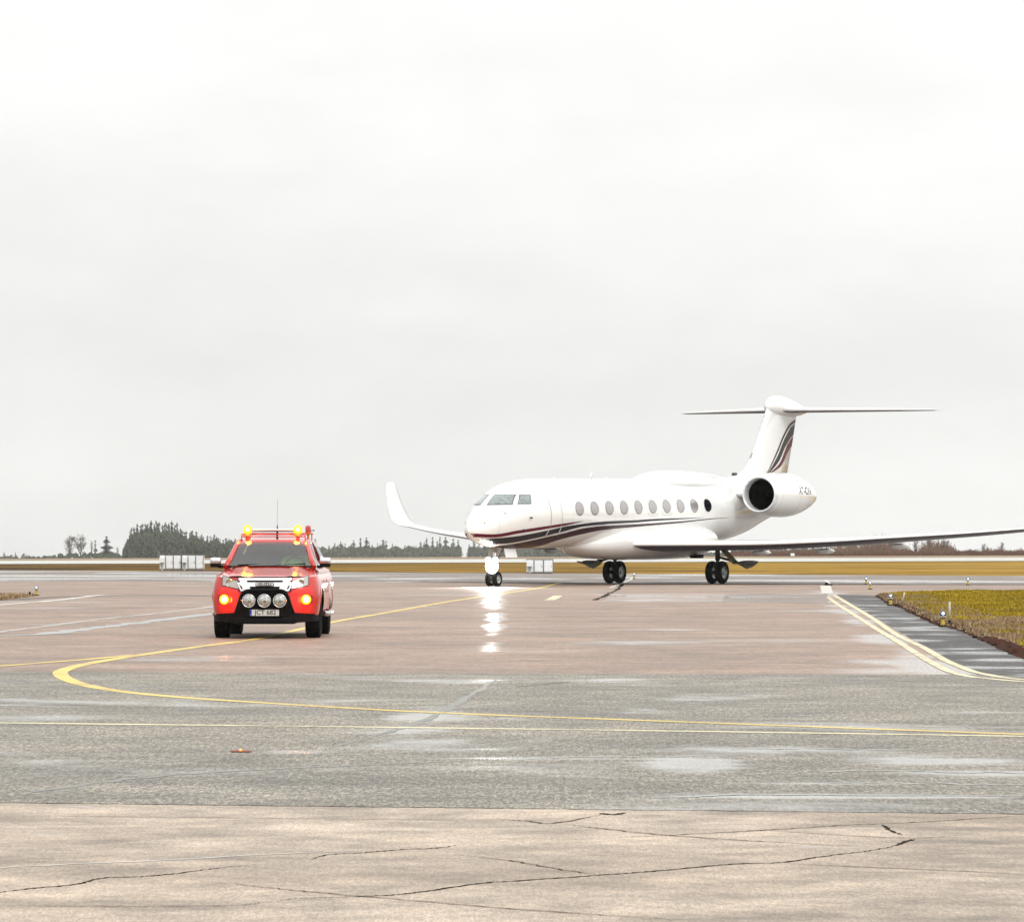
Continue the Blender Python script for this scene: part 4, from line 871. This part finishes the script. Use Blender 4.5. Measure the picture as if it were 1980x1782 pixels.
# roof rack, beacons, antenna
rk = MB()
for y, z, w_, r in ((1.32, 1.745, .54, .010), (1.55, 1.785, .56, .013), (2.6, 1.80, .58, .016), (3.7, 1.80, .58, .016)): rk.tube([(-w_, y, z), (w_, y, z)], r, 8)
for s_ in (1, -1): rk.tube([(s_ * .55, 1.3, 1.74), (s_ * .56, 1.6, 1.785), (s_ * .56, 3.8, 1.80)], .011, 8); [rk.tube([(s_ * .56, y, 1.66), (s_ * .56, y, 1.79)], .011, 8) for y in (1.5, 2.6, 3.7)]
rk.build('roof_rack', RED, tr)
MB().box((0, 1.55, 1.865), (.72, .10, .035), bev=.012).build('light_bar', SILVER, tr)
MB().box((0, 1.55, 1.838), (.95, .05, .016)).build('light_bar_rail', BLACKPL, tr)
for x in (-.455, .43):
    b_ = MB().lathe([(0, .075), (.05, .075), (.06, .06)], (x, 1.5, 1.755), (0, 0, 1), 20).tube([(x, 1.5, 1.66), (x, 1.5, 1.76)], .03, 8).build('beacon_base', ORANGEB, tr)
    MB().lathe([(0, .068), (.06, .075), (.11, .068), (.145, .04), (.155, 0)], (x, 1.5, 1.80), (0, 0, 1), 24).build('beacon_dome', AMBER, b_)
    MB().lathe([(0, 0), (.0, .036), (-.012, .034), (-.02, .0)], (x, 1.5 - .072, 1.872), (0, 1, 0), 20).build('beacon_bulb', AMBERHOT, b_)
    reallamp('beacon_light', b_, (x, 1.36, 1.87), 5, (1, .30, .03), .06)
b_ = MB().tube([(.59, 1.9, 1.66), (.59, 1.9, 1.80)], .022, 8).lathe([(0, .055), (.03, .055)], (.59, 1.9, 1.79), (0, 0, 1), 16).build('rear_beacon_base', ORANGEB, tr)
MB().lathe([(0, .05), (.09, .05), (.12, .035), (.125, 0)], (.59, 1.9, 1.82), (0, 0, 1), 16).build('red_beacon', REDL, b_)
MB().tube([(.60, 1.9, 1.85), (.68, 1.9, 1.855)], .008, 6).lathe([(0, 0), (.01, .018), (.03, 0)], (.69, 1.9, 1.84), (0, 0, 1), 8).build('lamp_arm', BLACKPL, b_)
MB().tube([(.03, 2.1, 1.72), (.03, 2.1, 1.95)], [.022, .008], 8).tube([(.03, 2.1, 1.9), (.035, 2.12, 2.42)], .002, 6).build('whip_antenna', BLACKPL, tr)
# driver
dr = empty('person', (0, 0, 0), 0, label='driver in a yellow green hi-vis vest at the wheel of the red pickup', cat='person')
dr.location = Vector((-4.215, 76.0, 0)); dr.rotation_euler = (0, 0, TY)
def skinbody(name, V, Ed, rad, m, parent, root=0):
    me = bpy.data.meshes.new(name); me.from_pydata(V, Ed, []); o = bpy.data.objects.new(name, me); COL.objects.link(o); o.parent = parent
    o.modifiers.new('skin', 'SKIN'); sv = me.skin_vertices[0].data if me.skin_vertices else None
    if sv is None:
        bm = bmesh.new(); bm.from_mesh(me); bm.verts.layers.skin.verify(); bm.to_mesh(me); bm.free(); sv = me.skin_vertices[0].data
    for i, r in enumerate(rad): sv[i].radius = (r, r) if isinstance(r, (int, float)) else r; sv[i].use_root = (i == root)
    s_ = o.modifiers.new('sub', 'SUBSURF'); s_.levels = s_.render_levels = 2; me.materials.append(m); return o
dx = .40
V = [(dx, 1.60, 1.02), (dx, 1.68, 1.20), (dx, 1.72, 1.36), (dx, 1.72, 1.44), (dx, 1.70, 1.50), (dx, 1.68, 1.58),
     (dx - .18, 1.70, 1.36), (dx - .24, 1.50, 1.18), (dx - .15, 1.22, 1.24), (dx + .18, 1.70, 1.36), (dx + .25, 1.50, 1.18), (dx + .15, 1.22, 1.24),
     (dx - .12, 1.25, 1.00), (dx - .14, 1.05, .72), (dx + .12, 1.25, 1.00), (dx + .14, 1.05, .72)]
Ed = [(0, 1), (1, 2), (2, 3), (3, 4), (4, 5), (2, 6), (6, 7), (7, 8), (2, 9), (9, 10), (10, 11), (0, 12), (12, 13), (0, 14), (14, 15)]
bodyp = skinbody('body', V, Ed, [.13, .12, .12, .05, .075, .085, .06, .045, .035, .06, .045, .035, .08, .055, .08, .055], SKIN, dr)
V2 = [(dx, 1.58, 1.02), (dx, 1.66, 1.20), (dx, 1.70, 1.35), (dx - .19, 1.69, 1.35), (dx + .19, 1.69, 1.35), (dx - .24, 1.50, 1.19), (dx + .25, 1.50, 1.19)]
skinbody('hi_vis_vest', V2, [(0, 1), (1, 2), (2, 3), (2, 4), (3, 5), (4, 6)], [.16, .15, .14, .08, .08, .06, .06], VEST, dr)
MB().lathe([(0, .095), (.05, .092), (.09, .06), (.105, 0)], (dx, 1.69, 1.56), (0, 0, 1), 20).build('hair', CLOTH, dr)
MB().lathe([(0, .0), (.0, .028), (.03, .014), (.034, 0)], (dx, 1.60, 1.535), (0, -1, 0), 10).build('nose', SKIN, dr)

# ------------------------------------------------------------------ airfield lights, posts, cabinets
def edge_light(x, y, scale, label, tall=True):
    p = G(x, y); t = empty('edge_light', (p.x, p.y, 0), 0, label=label, cat='airfield light', group='blue edge lights beside the pavement')
    k = scale
    MB().lathe([(0, .09 * k), (.02, .09 * k), (.03, .05 * k)], (0, 0, 0), n=16).build('base_plate', BLACKPL, t)
    MB().lathe([(.02, .045 * k), (.10 * k, .045 * k), (.11 * k, .035 * k), (.17 * k, .035 * k), (.18 * k, .06 * k), (.195 * k, .06 * k)], (0, 0, 0), n=16).build('stem', GOLD, t)
    MB().lathe([(.190 * k, .072 * k), (.205 * k, .072 * k)], (0, 0, 0), n=16).build('collar', SILVER, t)
    MB().lathe([(.205 * k, .05 * k), (.24 * k, .062 * k), (.28 * k, .055 * k), (.31 * k, .03 * k), (.316 * k, 0)], (0, 0, 0), n=20).build('glass_dome', DOME, t)
    MB().lathe([(0, 0), (-.008, .018 * k), (0, .026 * k)], (0, -.062 * k, .258 * k), (0, 1, 0), 12).build('lit_lamp', LAMPW, t)
    return t
edge_light(1823, 1211, 1.0, 'nearest edge light, yellow stem and blue dome, beside the white post')
edge_light(1722, 1170.6, 1.02, 'second nearest edge light with yellow stem near the left tip of the right verge')
edge_light(1682.5, 1139, .95, 'lower one of the two blue edge lights close together beyond the right verge')
edge_light(1675, 1129.5, .95, 'upper left one of the two blue edge lights close together beyond the right verge')
edge_light(1871.5, 1131, .95, 'far blue edge light alone on the taxiway beyond the right verge')
edge_light(70.8, 1151, 1.0, 'blue edge light at the tip of the brown grass on the left')
edge_light(342, 1102.5, .9, 'tiny blue edge light in front of the white cabinets left of the pickup')
edge_light(1226, 1119, .9, 'tiny edge light standing between the main wheels of the jet')
def post(x, y, h, label, lean=0., dark=.25):
    p = G(x, y); t = empty('marker_post', (p.x, p.y, 0), 0, label=label, cat='marker post')
    t.rotation_euler = (0, lean, 0)
    MB().tube([(0, 0, h * dark), (0, 0, h * .96), (0, 0, h)], [.022, .022, .012], 10).build('white_rod', mat('post_white', (.62, .58, .48), .5), t)
    MB().tube([(0, 0, 0), (0, 0, h * dark)], .028, 10).build('dark_foot', BLACKPL, t)
post(1836, 1211, .49, 'white upright marker post with dark foot beside the nearest edge light')
post(1743.5, 1168, .33, 'small leaning pale marker post behind the second edge light', R(14), .2)
p = G(57.7, 1152); tag(MB().tube([(0, 0, 0), (0, 0, .09), (0, 0, .12)], [.03, .03, .02], 8).box((0, 0, .01), (.12, .12, .02)).build('short_stake', BLACKPL, loc=(p.x, p.y, .02)), 'short black stake in the brown grass left of the blue edge light', 'stake')
p = G(1601, 1131); t = empty('inclined_marker', (p.x, p.y, 0), 0, label='small tilted white metal marker at the head of the white threshold patch', cat='marker')
MB().tube([(-.14, 0, .18), (.10, 0, .04)], .035, 8).build('white_arm', CABW, t); MB().tube([(-.05, 0, .0), (-.05, 0, .12)], .05, 8).box((.02, 0, .03), (.3, .2, .05)).build('dark_base', BLACKPL, t)
# flush light in the near asphalt
p = G(466, 1453.5); t = empty('inset_light', (p.x, p.y, .006), 0, label='flush amber light set into the grey asphalt in front of the pickup', cat='inset light')
MB().lathe([(0, .085), (.004, .085), (.008, .06), (.010, .03), (.010, 0)], (0, 0, 0), n=28).build('cast_ring', mat('rusty_ring', (.22, .05, .02), .5), t)
MB().lathe([(-.012, .0), (-.008, .010), (0, .012)], (.0, -.06, .012), (0, 1, 0), 12).build('lit_prism', mat('lit_orange_prism', (1, .4, .1), .3, emit=(1, .25, .06), estr=1.5), t)
# cabinets
def cabinet(x0, x1, yb, h, label, grp=None, units=2, dark_right=True):
    a_, b_ = G(x0, yb), G(x1, yb); w_ = b_.x - a_.x; t = empty('equipment_cabinet', (a_.x, a_.y, 0), 0, label=label, cat='cabinet', group=grp)
    d = .9
    MB().box((w_ / 2, d / 2, h * .53), (w_ * .99, d, h * .86), bev=.01).build('housing', CABW, t)
    MB().box((w_ / 2, d / 2, h * .975), (w_ * 1.02, d * 1.08, h * .04)).build('roof', ROOFB, t)
    MB().box((w_ / 2, d / 2, h * .04), (w_ * .92, d * .9, h * .08)).build('plinth', CABD, t)
    for i, (q0, q1) in enumerate([(.30, .60), (.66, .97)]):
        dd = MB().box((w_ * (q0 + q1) / 2, -.015, h * .52), (w_ * (q1 - q0), .03, h * .74), bev=.008).build('door', CABW, t)
        MB().box((w_ * (q1 - .03), -.04, h * .5), (.02, .02, .10)).build('handle', DARKMETAL, dd)
    for q in (.28, .63, .985): MB().box((w_ * q, -.006, h * .5), (w_ * .035, .012, h * .84)).build('recess_strip', CABD, t)
    bx_ = MB().box((w_ * .12, -.17, h * .66), (w_ * .22, .28, h * .34), bev=.01).build('meter_box', CABW, t)
    MB().box((w_ * .12, -.05, h * .28), (w_ * .07, .07, h * .56)).build('post', GEARPAINT, bx_)
    return t
cabinet(308.5, 350.5, 1102.6, .985, 'left one of the two white equipment cabinets left of the pickup')
cabinet(352.0, 393.5, 1102.6, .985, 'right one of the two white equipment cabinets left of the pickup')
cabinet(1018, 1070, 1108.5, .80, 'low white equipment cabinet seen under the nose of the jet')
p = G(1535, 1089); tag(MB().box((0, 0, .25), (.7, .5, .5), bev=.12).build('white_boulder', CABW, loc=(48.5, 760, elev(48.5, 760))), 'small white boulder among brown brush behind the runway', 'boulder')

# ------------------------------------------------------------------ trees
def conifer(name, h, wbase, seed, dens=1.0):
    rg = random.Random(seed); root = bpy.data.objects.new(name, None); COL.objects.link(root)
    MB().tube([(0, 0, -1), (0, 0, h * .5), (0, 0, h * .97)], [h * .016, h * .010, h * .002], 6).build('trunk', BARK, root)
    V, Fc = [], []; n = int(520 * dens)
    for i in range(n):
        t = rg.random() ** .8; z = h * (.08 + .92 * t); r = wbase * (1 - t) ** .85 * (.75 + .35 * math.sin(t * 23 + seed)) + .12
        a = rg.random() * 6.283; L = r * rg.uniform(.55, 1.15); w_ = L * .30 + .10; c, s_ = math.cos(a), math.sin(a); dr_ = L * rg.uniform(.15, .45)
        b = rg.uniform(0, .35) * L
        P_ = [(c * b - s_ * w_ * .4, s_ * b + c * w_ * .4, z), (c * b + s_ * w_ * .4, s_ * b - c * w_ * .4, z), (c * L + s_ * w_ * .3, s_ * L - c * w_ * .3, z - dr_), (c * L * 1.05, s_ * L * 1.05, z - dr_ * .75), (c * L * .8 - s_ * w_ * .7, s_ * L * .8 + c * w_ * .7, z - dr_ * 1.15)]
        o = len(V); V += P_; Fc += [(o, o + 1, o + 2, o + 3), (o, o + 3, o + 4)]
    for i in range(14):
        z = h * rg.uniform(.90, 1.0); a = rg.random() * 6.28; o = len(V); L = (h * 1.01 - z) * .5 + .1; V += [(0, 0, z + .35), (math.cos(a) * L, math.sin(a) * L, z - .25), (math.cos(a + .8) * L, math.sin(a + .8) * L, z - .3)]; Fc.append((o, o + 1, o + 2))
    MB().add(V, Fc, False).build('crown', NEEDLE, root); return root
def baretree(name, h, spread, seed, fine=4):
    rg = random.Random(seed); root = bpy.data.objects.new(name, None); COL.objects.link(root); tk = MB(); cr_ = MB()
    V = lambda *a_: Vector(a_)
    stems = [(V(0, 0, -.5), V(rg.uniform(-.06, .06), 0, 1), h)] + [(V(0, 0, h * .12), V(rg.uniform(-.28, .28), rg.uniform(-.2, .2), 1), h * rg.uniform(.7, .85)) for _ in range(2)]
    for p, d, L in stems:
        pts = [p + d * L * q + V(rg.uniform(-1, 1), rg.uniform(-1, 1), 0) * h * .012 for q in (0, .25, .5, .75, 1)]; tk.tube(pts, [h * .016, h * .013, h * .009, h * .006, h * .003], 5, False)
        for k in range(22):
            t_ = rg.uniform(.22, .98); o_ = pts[0].lerp(pts[-1], t_); a = rg.random() * 6.283; L2 = h * .27 * spread * (math.sin(math.pi * min(1, t_ * .95)) ** .6) * rg.uniform(.5, 1.1); el = rg.uniform(.5, 1.2)
            d2 = V(math.cos(a) * math.cos(el), math.sin(a) * math.cos(el), math.sin(el)); e_ = o_ + d2 * L2; cr_.tube([o_, o_.lerp(e_, .5) + V(0, 0, -.03 * h), e_], [h * .006, h * .005, h * .003], 3, False)
            for j in range(7):
                q = o_.lerp(e_, rg.uniform(.3, 1)); a3 = rg.random() * 6.283; el3 = rg.uniform(-.2, 1.3); L3 = L2 * rg.uniform(.25, .55); cr_.tube([q, q + V(math.cos(a3) * math.cos(el3), math.sin(a3) * math.cos(el3), math.sin(el3)) * L3], [h * .0028, h * .0018], 3, False)
    k = h / max(v[2] for v in cr_.v)
    for m__ in (tk, cr_): m__.v = [(x * k, y * k, z * k) for x, y, z in m__.v]
    tk.build('trunk', BARK, root); cr_.build('crown', TWIG, root); return root
cprot = [conifer('spruce_tree', 17, 3.0, 1), conifer('spruce_tree', 17, 2.4, 2), conifer('spruce_tree', 17, 3.6, 3, 1.2), conifer('spruce_tree', 17, 2.0, 4, .9), conifer('spruce_tree', 17, 2.8, 5, 1.1)]
bprot = [baretree('bare_tree', 12, .8, 11), baretree('bare_tree', 12, .95, 12), baretree('bare_tree', 12, .7, 13)]
KM = kidmap(); used = set()
def plant(protos, i, px, D, h, base, label, group=None, cat='tree', sw=1.):
    pr = protos[i % len(protos)]; x = (px - 990) * D / F
    o = pr if pr.name not in used else copy_tree(pr, KM); used.add(pr.name)
    k = h / base; o.location = (x, D, elev(x, D) - .2); o.scale = (k * sw, k * sw, k); o.rotation_euler = (0, 0, random.uniform(0, 6.28)); return tag(o, label, cat, group)
# forest left of the pickup: crown heights read along the treeline, metres
fx = [236, 244, 252, 262, 275, 290, 308, 326, 342, 352, 362, 374, 386, 400, 415, 430, 450, 470, 520, 580, 634]
fh = [4, 9.5, 14, 16.8, 15.8, 17, 17.5, 16.6, 17, 13.8, 12.5, 14.6, 11, 10.5, 11.5, 9, 10, 9, 8.5, 8.5, 7]
rt = random.Random(99)
plant(cprot, 3, 184, 1900, 8.2, 17, 'slim pointed spruce left of the broad spruce', sw=1.7)
plant(cprot, 2, 206, 1900, 10.0, 17, 'broad dark spruce standing alone left of the dense wood', sw=2.1)
plant(bprot, 0, 134, 1880, 10.6, 12, 'leftmost tall bare birch on the far treeline', sw=1.7)
plant(bprot, 1, 156, 1890, 11.2, 12, 'second tall bare birch from the left on the far treeline', sw=1.5)
plant(bprot, 2, 177, 1890, 8.2, 12, 'thin faint bare tree behind the slim spruce', sw=.5)
plant(bprot, 2, 227, 1890, 5.5, 12, 'small bare tree in the gap before the dense wood', sw=.7)
for r_ in range(4):
    x = 238 + r_ * 3
    while x < 455:
        h = float(np.interp(x, fx, fh)) * rt.uniform(.86, 1.04) * (1 - .04 * r_)
        plant(cprot, rt.randrange(5), x, 1985 - 22 * r_, h, 17, 'dark spruce among many in the dense wood left of the pickup', 'spruces of the dense wood left of the pickup', sw=rt.uniform(.9, 1.3)); x += rt.uniform(6, 13)
for r_ in range(3):
    x = 455 + r_ * 3
    while x < 1100:
        if 892 < x < 906: x = 907
        top = 1046 + 4 * math.sin(x * .05) + (3 if x < 650 else 0); h = (1077 - top) / (F / 2900) * rt.choice((.62, .75, .85, .95, 1.05, 1.2))
        plant(cprot, rt.randrange(5), x, 2930 - 30 * r_, h, 17, 'small far spruce in the low treeline between pickup and jet', 'far spruces of the treeline between pickup and jet', sw=rt.uniform(1.2, 1.9)); x += rt.uniform(9, 17)
for k in range(14):
    plant(cprot, k, 1425 + k * 12 + rt.uniform(-4, 4), 2600, rt.uniform(4.5, 7), 17, 'faint far spruce behind the wing of the jet', 'faint spruces behind the jet wing', sw=1.6)
for k, px in enumerate((8, 30, 52, 100, 112, 118)):
    plant(cprot, k, px, 2500, rt.uniform(2.2, 4.4), 17, 'tiny far spruce on the horizon at the left edge', 'tiny spruces on the left horizon', sw=2.0)
def scrub(name, segs, m, label, n, leaf, seed):
    """soft undergrowth: many leaf sized faces spread through a low belt.  segs: (px0, px1, D, depth, h0, h1)"""
    rg = np.random.default_rng(seed); V, Fc = [], []
    for (p0, p1, D, dep, hf) in segs:
        cnt = int(n * (p1 - p0) / 100)
        for i in range(cnt):
            px = rg.uniform(p0, p1); y = D + rg.uniform(0, dep); x = (px - 990) * y / F; h = hf(px) * (rg.random() ** .8); z = elev(x, y) + h - .1
            s_ = leaf * rg.uniform(.6, 1.4); a = rg.random() * 6.28; b = rg.uniform(-.9, .9)
            o = len(V); c, q = math.cos(a) * s_, math.sin(a) * s_
            V += [(x - c, y - q, z), (x + c, y + q, z + b * s_), (x - q * .3, y + c * .3, z + s_ * 1.3), (x + q * .3, y - c * .3, z - s_)]; Fc += [(o, o + 1, o + 2), (o, o + 3, o + 1)]
    me = bpy.data.meshes.new(name); me.from_pydata(V, [], Fc); me.materials.append(m); o = bpy.data.objects.new(name, me); COL.objects.link(o); return tag(o, label, 'undergrowth', kind='stuff')
scrub('wood_undergrowth', [(238, 460, 1890, 60, lambda p: float(np.interp(p, fx, fh)) * (.66 + .16 * mnoise.noise(Vector((p * .13, 3, 0)))))], SCRUB, 'grey green leafless thicket filling the dense wood left of the pickup', 5200, .55, 1)
scrub('treeline_undergrowth', [(455, 892, 2830, 60, lambda p: 6.2 + 3 * mnoise.noise(Vector((p * .07, 1, 0)))), (906, 1110, 2830, 60, lambda p: 6.0 + 3 * mnoise.noise(Vector((p * .07, 1, 0)))), (1110, 1420, 2830, 60, lambda p: 2.0 + 2 * mnoise.noise(Vector((p * .1, 1, 0)))), (1415, 1600, 2500, 60, lambda p: 3.6 + 2.5 * mnoise.noise(Vector((p * .1, 1, 0))))], SCRUB, 'grey thicket under the far low treeline', 1500, .75, 2)
scrub('low_scrub', [(0, 120, 2300, 50, lambda p: 1.2 + 2.2 * mnoise.noise(Vector((p * .12, 6, 0)))), (112, 238, 1870, 30, lambda p: 2.0 + 1.8 * mnoise.noise(Vector((p * .1, 7, 0))))], SCRUB, 'low grey brown scrub under the bare trees at the left', 1100, .35, 3)
# brown brush beyond the runway at the right
bx = [1410, 1450, 1480, 1520, 1570, 1600, 1620, 1650, 1680, 1710, 1740, 1752, 1762, 1775, 1785, 1800, 1830, 1842, 1855, 1885, 1910, 1935, 1950, 1990]
bh = [.6, .9, 1.1, 1.3, 1.5, 1.8, 2.3, 2.6, 2.9, 3.0, 2.9, 1.8, 1.1, 1.3, 2.7, 3.2, 2.9, 1.6, 1.0, 1.1, 1.3, 1.5, 1.0, 1.3]
def brush(name, n, seed, label, hs, m, th, lo=0.):
    rg = np.random.default_rng(seed); V, Fc = [], []
    for i in range(n):
        px = rg.uniform(1400, 2080); y = 770 + rg.uniform(0, 40); x = (px - 990) * y / F
        cl = .8 + .4 * mnoise.noise(Vector((px * .06, seed, 0))) + .7 * mnoise.noise(Vector((px * .45, y * .1, 2)))
        h = float(np.interp(px, bx, bh)) * cl * hs * (.25 + 1.0 * rg.random() ** 1.6) if lo == 0 else rg.uniform(.3, 1.0) * cl * lo
        if h < .15: continue
        z = elev(x, y) - .1; lx = rg.normal(0, .16) * h; bz = rg.uniform(0, .5) * h; o = len(V)
        V += [(x - th, y, z + bz), (x + th, y, z + bz), (x + lx, y, z + h), (x + lx * .5 + th * 2, y, z + bz + (h - bz) * .5)]; Fc += [(o, o + 1, o + 3, o + 2)]
    me = bpy.data.meshes.new(name); me.from_pydata(V, [], Fc); me.materials.append(m); o = bpy.data.objects.new(name, me); COL.objects.link(o); return tag(o, label, 'brush', kind='stuff')
brush('bare_brush', 17000, 5, 'tall leafless brown brush beyond the runway at the right', 1.0, BRUSHM, .026)
brush('low_brush', 16000, 6, 'low reddish brown bramble along the foot of the tall brush', 1., mat('reddish_bramble', (.13, .065, .045), .9, var=.4, vscale=.5), .05, 1.1)
for k, (px, h, lb) in enumerate(((1700, 3.4, 'bare bushy tree left of the gap in the brown brush'), (1722, 3.3, 'bare bushy tree at the right end of the long brush under the wing'), (1771, 3.2, 'thin bare sapling in the gap of the brown brush'), (1797, 3.6, 'left tree of the tall bare clump under the wing tip'), (1826, 3.4, 'right tree of the tall bare clump under the wing tip'),
    (1902, 2.4, 'faint bare bush right of the tall clump'), (1937, 2.7, 'faint bare bush near the right edge of the picture'), (1650, 3.0, 'bare bush in the middle of the brush under the wing'), (1675, 3.2, 'bare bush between the middle bush and the gap in the brush'))):
    plant(bprot, k, px, 785, h, 12, lb, sw=1.25)

# ------------------------------------------------------------------ damp air
hz = MB().box((0, 1570, 12), (5100, 3300, 52)).build('haze', bpy.data.materials.new('damp_air'))
hm = hz.data.materials[0]; hm.use_nodes = True; t = hm.node_tree; t.nodes.clear()
vp = N(t, 'ShaderNodeVolumePrincipled', ins={'Color': (.98, .98, .96, 1), 'Density': .000075, 'Anisotropy': .2}); N(t, 'ShaderNodeOutputMaterial', ins={'Volume': vp.outputs[0]})
tag(hz, 'pale damp air veiling the far treeline', 'haze', kind='stuff')
